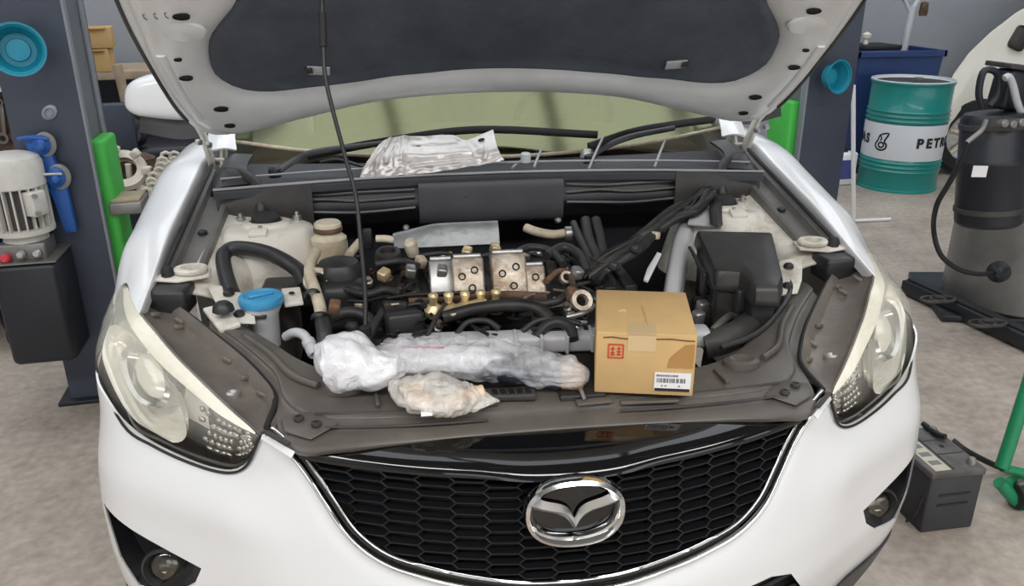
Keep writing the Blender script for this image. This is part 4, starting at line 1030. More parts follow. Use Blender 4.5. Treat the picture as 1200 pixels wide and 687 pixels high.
tube('tape_edge', [V((.085, .035, bh+.001)), V((.083, .08, bh+.0012)), V((.080, .12, bh+.001))], .0007, 'tape', cb, 4, 3)
st = box('sticker', (.129, -.0010, .026), (.060, .0012, .034), 'paper', cb)
box('sticker_bar', (.129, -.0018, .0118), (.058, .0008, .005), 'ink', st)
rng = random.Random(2)
x = .1035
while x < .150:
    w_ = rng.choice((.0012, .002, .003)); box('print_stroke', (x, -.0018, .029), (w_, .0008, .008), 'ink_grey', st); x += w_+.0012
x = .103
while x < .138: 
    w_ = rng.choice((.002, .003)); box('print_stroke', (x, -.0018, .0378), (w_, .0008, .0035), 'ink_grey', st); x += w_+.001
for x in (.112, .118, .140): box('print_stroke', (x, -.0018, .019), (.003, .0008, .0025), 'ink_grey', st)
sp_ = V((.033, -.0010, .079)); fs = .012
for dx, dz, sx, sz in ((0, fs, 2*fs, .0022), (0, -fs, 2*fs+.0022, .0022), (-fs, 0, .0022, 2*fs), (fs, 0, .0022, 2*fs), (-.005, 0, .0022, .016), (.005, 0, .0022, .016), (-.005, .004, .007, .0018), (-.005, -.003, .007, .0018), (.005, .005, .007, .0018), (.005, -.001, .007, .0018), (.005, -.006, .007, .0018), (-.005, -.007, .007, .0018)):
    box('stamp_stroke', sp_+V((dx, 0, dz)), (sx, .0008, sz), 'stamp_red', cb)
bm = bmnew(); add_tube(bm, [V((.036, .085, bh+.0012)), V((.044, .092, bh+.0012)), V((.053, .090, bh+.0012))], .0022, 6, 3); add_tube(bm, [V((.044, .091, bh+.0012)), V((.050, .100, bh+.0012))], .0022, 6, 2); obj('scuff_mark', bm, 'tape', cb)
XF.pop()
# wrapped parts in film
def lump(name, spine, rad_, m, parent, nu=90, nv=40, amp=.010, sc=26, flat=.8, seed=0, floor=None):
    """closed crumpled bag around a spine; rad_(t) half width"""
    S = resample(cr(spine, 12), nu+1); rows = []
    for i in range(nu+1):
        t = i/nu; p = S[i]; d = (S[min(nu, i+1)]-S[max(0, i-1)]).normalized(); sd = d.cross(V((0, 0, 1))).normalized(); up = sd.cross(d)
        r = rad_(t); ring = []
        for j in range(nv):
            a = 2*pi*j/nv; q = p+sd*(cos(a)*r)+up*(sin(a)*r*flat)
            n = noise.noise(q*sc+V((seed, 0, 0)))*amp+abs(noise.noise(q*sc*2.3+V((seed, 3, 0))))*amp*.9-amp*.3
            n += .5*amp*noise.noise(V((t*7, a*3.5, seed)))
            q = q+(q-p).normalized()*n*min(1, r/.03)
            if floor is not None and q.z < floor: q.z = floor+(q.z-floor)*.08
            ring.append(q)
        rows.append(ring)
    bm = bmnew(); R = [[bm.verts.new(p) for p in r] for r in rows]
    for a, b in zip(R, R[1:]):
        for j in range(nv): bm.faces.new((a[j], a[(j+1) % nv], b[(j+1) % nv], b[j]))
    bm.faces.new(R[0]); bm.faces.new(R[-1])
    return obj(name, bm, m, parent, True, 75)
G = lambda px, py, z: at(px, py, Z=z)
bag = thing('wrapped_part', 'long engine part wrapped in clear and white plastic film beside the box', 'wrapped part', (-.17, .27, .90))
lump('film_bundle', [G(370, 430, .935), G(388, 424, .942), G(410, 424, .945), G(440, 430, .938), G(475, 432, .932)], lambda t: interp([(0, .014), (.06, .036), (.2, .057), (.4, .062), (.55, .054), (.7, .044), (.9, .036), (1, .020)], t), 'film_white', bag, 100, 56, .010, 11, .85, 1, .902)
lump('film_sleeve', [G(425, 432, .93), G(470, 424, .935), G(530, 420, .935), G(590, 424, .933), G(640, 432, .928), G(672, 438, .925), (G(690, 440, .922))], lambda t: interp([(0, .020), (.1, .040), (.3, .045), (.6, .046), (.8, .040), (.93, .030), (1, .010)], t), 'film_clear', bag, 140, 48, .012, 17, .78, 4, .902)
lump('inner_wrap', [G(430, 434, .93), G(480, 424, .932), G(540, 421, .932), G(588, 424, .930)], lambda t: interp([(0, .012), (.1, .032), (.5, .037), (.85, .034), (1, .012)], t), 'film_white', bag, 70, 28, .006, 30, .68, 9, .903)
ip = cyl('inner_part', G(565, 432, .920), G(660, 444, .918), .020, 'content_dark', bag, 20, .004)
cyl('inner_part_end', G(655, 440, .920), G(684, 442, .918), .024, 'cardboard_dark', bag, 18, .006)
tube('zip_strip', [G(447, 404, .955), G(480, 406, .958), G(520, 407, .96)], lambda t: (.006, .0015), 'pink', bag, 6, 3)
sb = thing('parts_bag', 'small clear plastic bag of tan fittings in front of the film bundle', 'bag', (-.19, .16, .895))
lump('bag_film', [G(462, 470, .915), G(476, 462, .922), G(505, 462, .924), G(535, 464, .920), G(562, 468, .910), G(585, 470, .903)], lambda t: interp([(0, .012), (.08, .040), (.4, .047), (.65, .042), (.88, .018), (1, .003)], t), 'film_small', sb, 90, 44, .010, 24, .62, 14, .8985)
for k, (px, py, l) in enumerate(((474, 480, .04), (486, 484, .04), (496, 470, .045), (512, 478, .035), (527, 472, .04), (543, 474, .03), (484, 466, .03), (505, 484, .03), (533, 480, .03))):
    p_ = G(px+4, py-9, .914); a_ = k*1.3
    cyl('fitting', p_, p_+V((cos(a_)*l, sin(a_)*l*.5, .004)), .008+.003*(k % 3), 'content_brown', sb, 12, .002)
for k in range(4): box('paper_tag', G(500+14*k, 484-6*k, .914), (.018, .014, .001), 'paper', sb, (.3, .2*k, .4*k), 0)
#==BACKGROUND==
# ------------------------------------------------------------------ two-post lift
def post(name, label, base, rz, s):
    """s: +1 inner side faces local +x, -1 faces local -x; origin at the inner front corner on the floor"""
    XF.append(Matrix.Translation(base) @ Matrix.Rotation(rz, 4, 'Z'))
    t = thing(name, label, 'lift post', (-s*.12, .14, 0), 'two-post vehicle lift')
    o = -s
    bm = bmnew(); add_box(bm, (o*.12, .0, 1.6), (.24, .012, 3.2)); add_box(bm, (o*.234, .14, 1.6), (.012, .28, 3.2)); add_box(bm, (o*.12, .28, 1.6), (.24, .012, 3.2))
    obj('post_column', bm, 'navy', t)
    for y in (.022, .258): box('post_flange', (o*.006, y, 1.6), (.012, .044, 3.2), 'post_edge', t, (0, 0, 0), .003)
    box('post_channel', (o*.022, .14, 1.6), (.02, .25, 3.2), 'post_grey', t)
    box('post_corner', (o*.0, -.004, 1.6), (.010, .012, 3.2), 'post_edge', t, (0, 0, 0), .003)
    box('base_plate', (o*.12, .14, .008), (.32, .36, .016), 'tank_black', t, (0, 0, 0), .003)
    c = box('carriage', (s*.012, .14, .615), (.055, .19, .78), 'green', t, (0, 0, 0), .012)
    return t, c
tl, cl_ = post('lift_post', 'dark navy lift post with motor and black oil tank left of the car', (-1.345, 2.0, 0), rad(6), 1)
bm = bmnew(); add_prism(bm, [(-.16, -.01, .016), (-.16, -.20, .016), (-.16, -.20, .03), (-.16, -.01, .30)], (.012, 0, 0)); add_prism(bm, [(-.06, -.01, .016), (-.06, -.20, .016), (-.06, -.20, .03), (-.06, -.01, .30)], (.012, 0, 0)); 
bm.free()
for x in (-.05,): prism('post_gusset', [(x, -.006, .016), (x, -.20, .0), (x, -.20, .02), (x, -.006, .32)], (.014, 0, 0), 'tank_black', tl)
ap = box('arm_pad', (.075, .10, .755), (.115, .16, .045), 'steel', tl, (0, .0, 0), .006)
box('pad_rubber', (.075, .10, .782), (.10, .14, .012), 'wood', tl, (0, 0, 0), .003)
lathe('cable_hole', [(.012, 0), (.024, 0), (.024, .006), (.015, .010), (.012, .002), (0, .002)], 'post_edge', tl, frame((-.105, -.006, 1.12), (0, -1, 0)) @ Matrix.Diagonal((1.2, .9, 1, 1)), 20)
# motor
mc = V((-.235, -.10, 0))
XF.append(XF[-1] @ Matrix.Translation((0, 0, .655)) @ Matrix.Diagonal((1, 1, .84, 1)) @ Matrix.Translation((0, 0, -.63)))
mo = lathe('motor_cover', [(.0, 1.045), (.06, 1.043), (.092, 1.03), (.10, 1.005), (.10, .915), (.094, .91)], 'motor_grey', tl, Matrix.Translation((mc.x, mc.y, 0)), 32)
bm = bmnew(); add_lathe(bm, [(.078, .92), (.078, .74)], Matrix.Translation((mc.x, mc.y, 0)), 28, cap=False); obj('motor_core', bm, 'dusty_plastic', tl, True)
for k in range(22):
    a_ = 2*pi*k/22; box('cooling_fin', (mc.x+.084*cos(a_), mc.y+.084*sin(a_), .83), (.026, .005, .175), 'motor_grey', tl, (0, 0, a_))
lathe('motor_foot', [(.07, .745), (.098, .74), (.098, .72), (.07, .71), (.075, .66), (.06, .65)], 'motor_grey', tl, Matrix.Translation((mc.x, mc.y, 0)), 28)
box('terminal_box', (mc.x+.07, mc.y-.06, .85), (.05, .06, .10), 'motor_grey', tl, (0, 0, -.5), .006)
for z_ in (.82, .89): lathe('terminal_bolt', [(.010, 0), (.010, .01), (0, .01)], 'alu', tl, frame((mc.x+.085, mc.y-.10, z_), (.5, -.8, 0)), 8)
XF.pop()
vb_ = box('valve_block', (mc.x, mc.y-.01, .672), (.15, .13, .06), 'steel', tl, (0, 0, 0), .006)
for k, (x, mt) in enumerate(((-.05, 'red'), (0, 'alu'), (.05, 'alu'))): lathe('valve_knob', [(.016, 0), (.016, .02), (.010, .028), (0, .028)], mt, tl, frame((mc.x+x, mc.y-.075, .667-.01*(k == 0)), (0, -1, .2)), 14)
prism('tank_top', [(mc.x-.10, mc.y-.11, .640), (mc.x+.11, mc.y-.11, .640), (mc.x+.11, mc.y+.10, .640), (mc.x-.10, mc.y+.10, .640)], (0, 0, .006), 'steel', tl)
box('oil_tank', (mc.x+.005, mc.y-.005, .450), (.215, .21, .378), 'tank_black', tl, (0, 0, 0), .025, 3)
# blue bracket with lever bosses
XF.append(XF[-1] @ Matrix.Translation((-.20, 0, 0)) @ Matrix.Diagonal((.78, 1, 1, 1)) @ Matrix.Translation((.20, 0, 0)))
prism('pump_bracket', [(-.19, -.03, 1.05), (-.09, -.03, 1.055), (-.085, -.03, .97), (-.055, -.03, .86), (-.05, -.03, .70), (-.10, -.03, .70), (-.12, -.03, .83), (-.16, -.03, .93)], (0, -.03, 0), 'blue_metal', tl, .004)
for x, z_, r_ in ((-.115, 1.02, .034), (-.085, .905, .036)):
    lathe('lever_boss', [(r_, 0), (r_, .02), (r_*.6, .03), (r_*.35, .045), (0, .048)], 'blue_metal', tl, frame((x, -.06, z_), (.2, -1, 0)), 20)
    lathe('boss_washer', [(r_*1.25, -.004), (r_*1.25, .004), (r_, .005)], 'steel', tl, frame((x+.012, -.058, z_), (.2, -1, 0)), 20)
tube('lever', [(-.20, -.08, 1.045), (-.15, -.085, 1.05), (-.08, -.08, 1.04)], .006, 'blue_metal', tl, 8, 3)
tube('lever', [(-.17, -.10, .92), (-.13, -.105, .925), (-.05, -.09, .92)], .006, 'alu', tl, 8, 3)
XF.pop()
box('junction_box', (-.375, -.06, .74), (.09, .10, .16), 'blue_metal', tl, (0, 0, 0), .008)
tube('hydraulic_hose', [(-.30, -.12, .62), (-.36, -.15, .55), (-.38, -.10, .42), (-.36, -.05, .30)], .012, 'cable_black', tl, 8, 5)
XF.pop()
tr_, cr_ = post('lift_post', 'dark navy lift post with green carriage right of the car near the drum', (1.60, 2.55, 0), rad(6), -1)
XF.pop()
# turquoise bowls hung on the posts
def bowl(c, d, r, label):
    t = thing('plastic_bowl', label, 'bowl', c, 'turquoise bowls on the lift posts')
    F = frame(c, d)
    lathe('bowl_shell', [(0, -r*.75), (r*.62, -r*.75), (r*.68, -r*.70), (r*.95, r*.10), (r*1.03, r*.12), (r*1.03, r*.16), (r*.94, r*.15), (r*.64, -r*.62), (0, -r*.64)], 'turquoise', t, F, 36)
    lathe('bowl_boss', [(r*.45, -r*.62), (r*.42, -r*.50), (r*.2, -r*.46), (0, -r*.45)], 'turquoise_in', t, F, 24)
    tube('bowl_rib', [F @ V((r*.9*cos(a), r*.9*sin(a), r*.02)) for a in [2*pi*k/24 for k in range(24)]], r*.03, 'turquoise_in', t, 6, 1, True)
bowl(at(20, 58, Y=1.84), (.35, -1, .12), .082, 'turquoise plastic bowl hung on the lift post left of the car')
bowl(at(982, 90, Y=2.45), (.35, -1, .08), .072, 'turquoise plastic bowl hung on the lift post right of the car')
# ------------------------------------------------------------------ oil drum with lettering
DR = at(1049, 217, Z=0); RD = .29
dr = thing('oil_drum', 'teal steel oil drum with a white printed band', 'drum', DR)
prof = [(0, .02), (RD-.02, .02), (RD-.004, .0), (RD+.006, .0), (RD+.006, .014), (RD-.002, .02)]
for z_ in (.06, .10, .14, .17, .20, .23, .26, .275): prof.append((RD-.002, z_)); 
ring_z = [.17, .205, .24, .575, .61, .645]
body = [(0, .015), (RD-.03, .015), (RD-.004, .0), (RD+.005, .0), (RD+.005, .016), (RD-.003, .022)]
for z_ in ring_z: body += [(RD-.003, z_-.013), (RD+.004, z_-.005), (RD+.007, z_), (RD+.004, z_+.005), (RD-.003, z_+.013)]
body += [(RD-.003, .85), (RD+.005, .857), (RD+.007, .872), (RD+.003, .880)]
M_ = Matrix.Translation(DR)
M_ = M_ @ Matrix.Diagonal((1, 1, .93, 1))
lathe('drum_body', body, 'drum_green', dr, M_, 56, cap=False, angle=50)
lathe('drum_rim', [(RD-.003, .874), (RD+.006, .876), (RD+.004, .884), (RD-.006, .884), (RD-.010, .866), (RD-.02, .862)], 'drum_white', dr, M_, 56, cap=False)
lathe('drum_lid', [(RD-.014, .862), (RD-.03, .858), (.10, .860), (0, .860)], 'dusty_plastic', dr, M_, 48, cap=False)
for a_ in (.8, 3.9): lathe('drum_bung', [(.036, .858), (.036, .870), (.028, .874), (0, .874)], 'steel', dr, M_ @ Matrix.Translation((.19*cos(a_), .19*sin(a_), 0)), 16)
band = lathe('drum_band', [(RD+.0005, .265), (RD+.0015, .27), (RD+.0015, .545), (RD+.0005, .55)], 'drum_white', dr, M_, 56, cap=False)
view = (CAM-DR); va = atan2(view.y, view.x)            # bearing of the camera from the drum
def letter(ch, ang, z, size, parent):
    cu = bpy.data.curves.new('letter', 'FONT'); cu.body = ch; cu.size = size; cu.align_x = 'CENTER'; cu.align_y = 'CENTER'; cu.extrude = .0008; cu.offset = .005
    to = bpy.data.objects.new('letter_tmp', cu); COL.objects.link(to); bpy.context.view_layer.update()
    me = bpy.data.meshes.new_from_object(to.evaluated_get(bpy.context.evaluated_depsgraph_get())); bpy.data.objects.remove(to)
    n = V((cos(ang), sin(ang), 0)); bm = bmnew(); bm.from_mesh(me)
    F = frame(V((DR.x, DR.y, z))+n*(RD+.0025), n, V((0, 0, 1)).cross(n))
    for v in bm.verts:      # wrap on to the band
        x_, y_ = v.co.x, v.co.y; a2 = ang+x_/RD; v.co = V((DR.x+(RD+.003+v.co.z)*cos(a2), DR.y+(RD+.003+v.co.z)*sin(a2), z+y_))
    return obj('letter', bm, 'ink', parent)
for k, ch in enumerate('PETRONAS'):
    letter(ch, va+.42+.245*k, .38, .095, band)
for k, ch in enumerate('NAS'): letter(ch, va-1.46+.23*k, .38, .095, band)
def logo(ang, z, sc):
    def q(x_, y_): a2 = ang+x_*sc/RD; return V((DR.x+(RD+.0035)*cos(a2), DR.y+(RD+.0035)*sin(a2), z+y_*sc))
    pts = [q(-.28, .02), q(-.40, -.25), q(-.30, -.48), q(0, -.58), q(.30, -.46), q(.36, -.2), q(.20, .02), q(.42, .55), q(-.12, .40), q(-.25, .08)]
    bm = bmnew(); add_tube(bm, pts, .0072, 6, 3, True); add_tube(bm, [q(.18*cos(a)+0, .17*sin(a)-.24) for a in [2*pi*i/12 for i in range(12)]], .0075, 6, 1, True); add_tube(bm, [q(-.12, .38), q(.0, .15), q(-.10, .05)], .006, 6, 2)
    for v in bm.verts:
        d = V((v.co.x-DR.x, v.co.y-DR.y, 0)); L_ = d.length; d.normalize(); v.co.x = DR.x+d.x*(RD+.002+(L_-RD-.002)*.2); v.co.y = DR.y+d.y*(RD+.002+(L_-RD-.002)*.2)
    obj('logo', bm, 'ink', band)
logo(va-.52, .38, .115)
# ------------------------------------------------------------------ right background
q0 = at(1000, 261, Z=0)
wp = thing('stand', 'thin white pole stand with a flat foot in front of the teal drum', 'stand', q0)
pt_ = at(1000, 100, Y=q0.y+.02); tube('stand_pole', [q0+V((0, 0, .01)), q0.lerp(pt_, .5), pt_], .014, 'paper', wp, 10, 3)
e = at(1043, 259, Z=0); tube('stand_foot', [q0+V((0, 0, .012)), q0.lerp(e, .5)+V((0, 0, .012)), e+V((0, 0, .012))], .012, 'paper', wp, 8, 2)
bB = at(984, 216, Z=0)
bt = thing('oil_bottle', 'white plastic oil bottle with violet label behind the right lift post', 'bottle', bB)
box('bottle_body', bB+V((0, 0, .13)), (.20, .10, .26), 'paper', bt, (0, 0, .1), .02); box('bottle_label', bB+V((.01, -.055, .13)), (.12, .006, .15), 'violet', bt, (0, 0, .1), 0)
lathe('bottle_cap', [(.025, .25), (.025, .30), (.020, .305), (0, .305)], 'ink', bt, Matrix.Translation(bB), 14)
bb = V((DR.x+.12, DR.y+.62, 0))
bn = thing('storage_bin', 'dark blue plastic bin behind the teal drum', 'bin', bb)
def tub(nm, w0, w1, d0, d1, z0, z1, m, par, c):
    L0 = [c+V((x*w0, y*d0, z0)) for x, y in ((-1, -1), (1, -1), (1, 1), (-1, 1))]; L1 = [c+V((x*w1, y*d1, z1)) for x, y in ((-1, -1), (1, -1), (1, 1), (-1, 1))]
    bm = bmnew(); a = [bm.verts.new(p) for p in L0]; b = [bm.verts.new(p) for p in L1]
    bm.faces.new(a)
    for j in range(4): bm.faces.new((a[j], a[(j+1) % 4], b[(j+1) % 4], b[j]))
    bmesh.ops.recalc_face_normals(bm, faces=bm.faces); bmesh.ops.solidify(bm, geom=list(bm.faces), thickness=.012); return obj(nm, bm, m, par)
tub('bin_body', .30, .36, .20, .23, 0, .98, 'bin_blue', bn, bb)
bm = bmnew()
for x, y, sx, sy in ((0, -.235, .76, .03), (0, .235, .76, .03), (-.365, 0, .03, .5), (.365, 0, .03, .5)): add_box(bm, bb+V((x, y, .965)), (sx, sy, .05), (0, 0, 0), .006, 1)
obj('bin_rim', bm, 'bin_blue', bn, True)
jk = thing('tool_stand', 'grey steel bracket with rods standing up out of the blue bin', 'tool', bb+V((.2, 0, .3)))
tube('rod', [bb+V((.14, 0, .30)), bb+V((.16, 0, 1.1)), bb+V((.17, 0, 1.32))], .028, 'duct_grey', jk, 8, 2)
tube('rod', [bb+V((.16, 0, 1.26)), bb+V((.09, 0, 1.36)), bb+V((.03, -.02, 1.40)), bb+V((.06, -.03, 1.46))], .016, 'duct_grey', jk, 8, 3)
tube('rod', [bb+V((.17, 0, 1.28)), bb+V((.24, 0, 1.45)), bb+V((.24, 0, 1.60))], .020, 'duct_grey', jk, 8, 3)
lathe('handle_grip', [(.03, 0), (.035, .03), (.03, .10), (0, .11)], 'rust', jk, frame(bb+V((.27, 0, 1.24)), (0, 0, 1)), 12)
ld = box('black_lid', bb+V((-.14, -.02, 1.01)), (.34, .30, .035), 'rubber', None, (0, 0, .1), .008); tag(ld, 'flat black lid lying across the blue bin behind the drum', 'lid')
lathe('lid_knob', [(.02, 0), (.015, .04), (.03, .05), (.035, .08), (0, .10)], 'bone', ld, Matrix.Translation(bb+V((-.20, -.02, 1.025))), 14)
# white car parked behind
pc = thing('car', 'cream-white parked car at the right edge behind the drum', 'car', (5.0, 5.4, 0))
XF.append(Matrix.Translation((0, 0, 0)))
prof_ = [(1099, 182, .0), (1099, 150, 0), (1104, 118, 0), (1116, 88, 0), (1135, 62, 0), (1160, 38, 0), (1190, 15, 0), (1235, -10, 0), (1330, -40, 0), (1330, 205, 0), (1165, 205, 0), (1163, 172, 0), (1154, 148, 0), (1140, 133, 0), (1126, 132, 0), (1113, 146, 0), (1105, 176, 0), (1103, 190, 0)]
Yc = 5.05
pp = [at(a, b, Y=Yc) for a, b, _ in prof_]
prism('body_shell', pp, (.80, .85, 0), 'bg_white', pc, .02)
wc = at(1132, 180, Y=Yc+.02); wc.z = .32
F = frame(wc+V((0, .02, 0)), (-.15, -1, 0))
lathe('tyre', [(.19, -.10), (.28, -.10), (.31, -.07), (.31, .03), (.28, .06), (.20, .06)], 'tyre', pc, F, 32, cap=False)
lathe('wheel_disc', [(.20, .05), (.195, .02), (.16, .01), (.07, .03), (.06, .05), (0, .05)], 'alu', pc, F, 28, cap=False)
for k in range(6):
    a_ = 2*pi*k/6; tube('spoke', [F @ V((.05*cos(a_), .05*sin(a_), .045)), F @ V((.19*cos(a_), .19*sin(a_), .04))], .018, 'cream', pc, 6, 2)
prism('side_window', [at(a, b, Y=Yc-.004) for a, b in ((1226, 38), (1252, 8), (1322, -16), (1322, 40))], (0, -.01, 0), 'gloss_black', pc)
tube('door_seam', [at(a, b, Y=Yc-.003) for a, b in ((1220, 40), (1212, 90), (1214, 150), (1222, 190))], .006, 'dusty_plastic', pc, 6, 3)
prism('sill_trim', [at(a, b, Y=Yc-.004) for a, b in ((1170, 190), (1328, 190), (1328, 203), (1170, 203))], (0, -.01, 0), 'rubber', pc)
bx_ = at(1195, 45, Y=Yc-.01); box('head_light', bx_, (.14, .03, .18), 'dusty_plastic', pc, (0, .4, 0), .03)
XF.pop()
# waste-oil drainer: steel cabinet, black canister, hose
cbn = at(1200, 385, Z=0)
od = thing('oil_drainer', 'grey steel waste-oil drainer with black canister and hose at right edge', 'oil drainer', (cbn.x+.1, cbn.y+.25, 0))
cc = V((cbn.x+.16, cbn.y+.30, 0))
lathe('steel_tank', [(0, .03), (.30, .03), (.325, .05), (.325, .60), (.31, .66), (.26, .70), (0, .71)], 'steel', od, Matrix.Translation(cc), 40)
prism('drainer_base', [cc+V(p) for p in ((-.50, -.18, .004), (.4, -.42, .004), (.5, .3, .004), (-.30, .42, .004))], (0, 0, .03), 'tank_black', od, .004)
A = at(1158, 262, Y=cc.y-.42); B = at(1168, 132, Y=cc.y-.38)
M_ = frame(A, B-A); H = (B-A).length
lathe('canister', [(0, 0), (.118, 0), (.130, .012), (.132, .03), (.132, H*.55), (.135, H*.56), (.135, H*.6), (.132, H*.61), (.132, H-.02), (.118, H), (0, H)], 'tank_black', od, M_, 32)
for k in range(2): lathe('canister_strap', [(.133, 0), (.137, .002), (.137, .022), (.133, .024)], 'dusty_plastic', od, M_ @ Matrix.Translation((0, 0, H*(.12+.75*k))), 32, cap=False)
tg = at(1148, 201, Y=cc.y-.555); box('canister_tag', tg, (.055, .004, .045), 'paper', od, (0, 0, -.25))
tube('gauge_frame', [at(a, b, Y=cc.y-.40) for a, b in ((1150, 125), (1147, 108), (1152, 85), (1162, 82), (1170, 90), (1168, 112), (1160, 124))], .014, 'tank_black', od, 8, 4)
box('control_head', at(1184, 105, Y=cc.y-.36), (.12, .10, .16), 'tank_black', od, (0, .1, .1), .015)
tube('canister_bracket', [cc+V((0, -.2, .66)), cc+V((-.05, -.3, .75)), at(1168, 160, Y=cc.y-.38)], .02, 'steel', od, 8, 3)
tube('grey_elbow', [at(a, b, Y=cc.y-.45) for a, b in ((1177, 92), (1182, 90), (1187, 100), (1192, 120), (1198, 135))], .014, 'duct_grey', od, 10, 4)
tube('valve_pipe', [at(a, b, Y=cc.y-.53) for a, b in ((1133, 167), (1142, 160), (1151, 152), (1156, 140))], .010, 'steel', od, 8, 3)
for a, b in ((1172, 145), (1182, 146), (1192, 144)): lathe('fitting_nut', [(.016, 0), (.016, .03), (.010, .034), (0, .034)], 'steel', od, frame(at(a, b, Y=cc.y-.53), (0, -1, .2)), 8)
box('top_plate', at(1190, 78, Y=cc.y-.34), (.16, .16, .02), 'dusty_plastic', od, (0, .12, 0), .004)
tube('drain_hose', [at(a, b, Y=y) for a, b, y in ((1134, 168, cc.y-.53), (1128, 185, cc.y-.52), (1112, 215, cc.y-.48), (1098, 240, cc.y-.44), (1094, 268, cc.y-.32), (1102, 298, cc.y-.34), (1122, 315, cc.y-.34), (1145, 321, cc.y-.34), (1168, 320, cc.y-.31))], .011, 'cable_black', od, 8, 6)
lathe('hose_gland', [(.05, 0), (.05, .015), (.03, .03), (.016, .05), (0, .05)], 'tank_black', od, frame(at(1170, 318, Y=cc.y-.30), (-.6, -1, 0)), 18)
# black lift arm across the floor
A0, A1 = at(1064, 333, Z=.05), at(1215, 402, Z=.05)
la = thing('lift_swing_beam', 'black steel lift beam lying low across the floor at right', 'lift beam', ((A0.x+A1.x)/2, (A0.y+A1.y)/2, 0))
d_ = (A1-A0); ang = atan2(d_.y, d_.x); mid_ = (A0+A1)/2
box('arm_beam', V((mid_.x, mid_.y, .045)), (d_.length, .09, .07), 'tank_black', la, (0, 0, ang), .008)
box('arm_cover', V((mid_.x, mid_.y, .085)), (d_.length*.96, .05, .012), 'rubber', la, (0, 0, ang), .003)
for px, py in ((1100, 352), (1158, 380)):
    p_ = at(px, py, Z=.09)
    for k in range(2): tube('arm_lock', [p_+V((.06*cos(a)+.05*k-.03, .035*sin(a), .006)) for a in [2*pi*i/8 for i in range(8)]], .008, 'dusty_plastic', la, 6, 3, True)
# battery on the floor
bp_ = [at(1110, 568, Z=.2), at(1160, 562, Z=.2)]
BO = V((1.235, .775, 0)); XF.append(Matrix.Translation(BO) @ Matrix.Rotation(rad(2), 4, 'Z'))
bt_ = thing('car_battery', 'dusty black car battery standing on the floor right of the car', 'battery', (.085, .12, 0))
box('battery_case', (.085, .12, .095), (.17, .24, .19), 'battery_case', bt_, (0, 0, 0), .006)
box('battery_lid', (.085, .12, .198), (.176, .246, .022), 'battery_top', bt_, (0, 0, 0), .005)
box('battery_label', (.040, .12, .2096), (.05, .22, .0015), 'battery_label', bt_)
for k in range(4): box('label_print', (.040, .05+.045*k, .2106), (.034, .022, .0008), 'ink_grey', bt_)
for k in range(2): box('case_groove', (.085, -.0015, .13-.035*k), (.10, .003, .006), 'rubber', bt_)
for y in (.03, .21): lathe('terminal', [(.014, .208), (.012, .224), (.009, .228), (0, .228)], 'steel', bt_, Matrix.Translation((.145, y, 0)), 14)
for x0, y0, x1, y1 in ((.075, .01, .075, .235), (.075, .09, .165, .09), (.075, .165, .165, .165)): tube('lid_seam', [(x0, y0, .2095), (x1, y1, .2095)], .002, 'battery_case', bt_, 5, 2)
lathe('vent_hole', [(.008, .2095), (.008, .2102), (0, .2102)], 'grille_back', bt_, Matrix.Translation((.12, .13, 0)), 10)
tube('carry_handle', [(.0, .02, .12), (-.012, .02, .06), (-.016, .03, .03), (-.012, .05, .01)], .005, 'rubber', bt_, 6, 4)
XF.pop()
cbp = [at(a, b, Z=z) for a, b, z in ((1082, 497, .215), (1097, 508, .22), (1108, 512, .225))]
t = tube('cable', cbp, .009, 'cable_black', None, 8, 4); tag(t, 'short black cable end reaching the battery terminal beside the bumper', 'cable')
t = tube('cable', [at(a, b, Z=z) for a, b, z in ((1116, 516, .13), (1130, 527, .11), (1150, 538, .07), (1175, 549, .02), (1205, 556, .012))], .010, 'cable_black', None, 8, 5); tag(t, 'black cable running from behind the battery towards the green trolley', 'cable')
# green trolley at the right edge
tg_ = thing('trolley', 'green steel trolley frame cut off by the right edge', 'trolley', (1.75, .85, 0))
def TZ(px, py, y): return at(px, py, Y=y)
p1, p2, p3 = TZ(1212, 430, .92), TZ(1174, 548, .86), TZ(1171, 565, .86)
tube('trolley_leg', [p1, p1.lerp(p2, .5), p2], .020, 'trolley_green', tg_, 8, 2)
p4, p5 = TZ(1215, 558, .86), TZ(1226, 628, .84)
tube('trolley_rail', [p2, p2.lerp(p4, .5), p4], .014, 'trolley_green', tg_, 8, 2)
tube('trolley_rail', [p3, p3.lerp(p5, .5), p5], .020, 'trolley_green', tg_, 8, 2)
for dx in (.32,):
    tube('trolley_leg', [p1+V((dx, .05, 0)), p2+V((dx, .05, 0))], .020, 'trolley_green', tg_, 8, 2); tube('trolley_rail', [p1, p1+V((dx, .05, 0))], .014, 'trolley_green', tg_, 8, 2)
prism('trolley_tray', [p3+V((.01, 0, .01)), p5+V((0, 0, .0)), p5+V((.3, .1, 0)), p3+V((.3, .1, .01))], (0, 0, -.012), 'trolley_green', tg_)
for p_ in (p3.lerp(p5, .35), p5): 
    z_ = .045; lathe('caster', [(.012, -.012), (.040, -.012), (.045, 0), (.040, .012), (.012, .012)], 'rubber', tg_, frame((p_.x, p_.y, z_), (1, .1, 0)), 18)
    tube('caster_fork', [V((p_.x, p_.y, .06)), V((p_.x, p_.y, max(.1, p_.z)))], .010, 'steel', tg_, 6, 2)
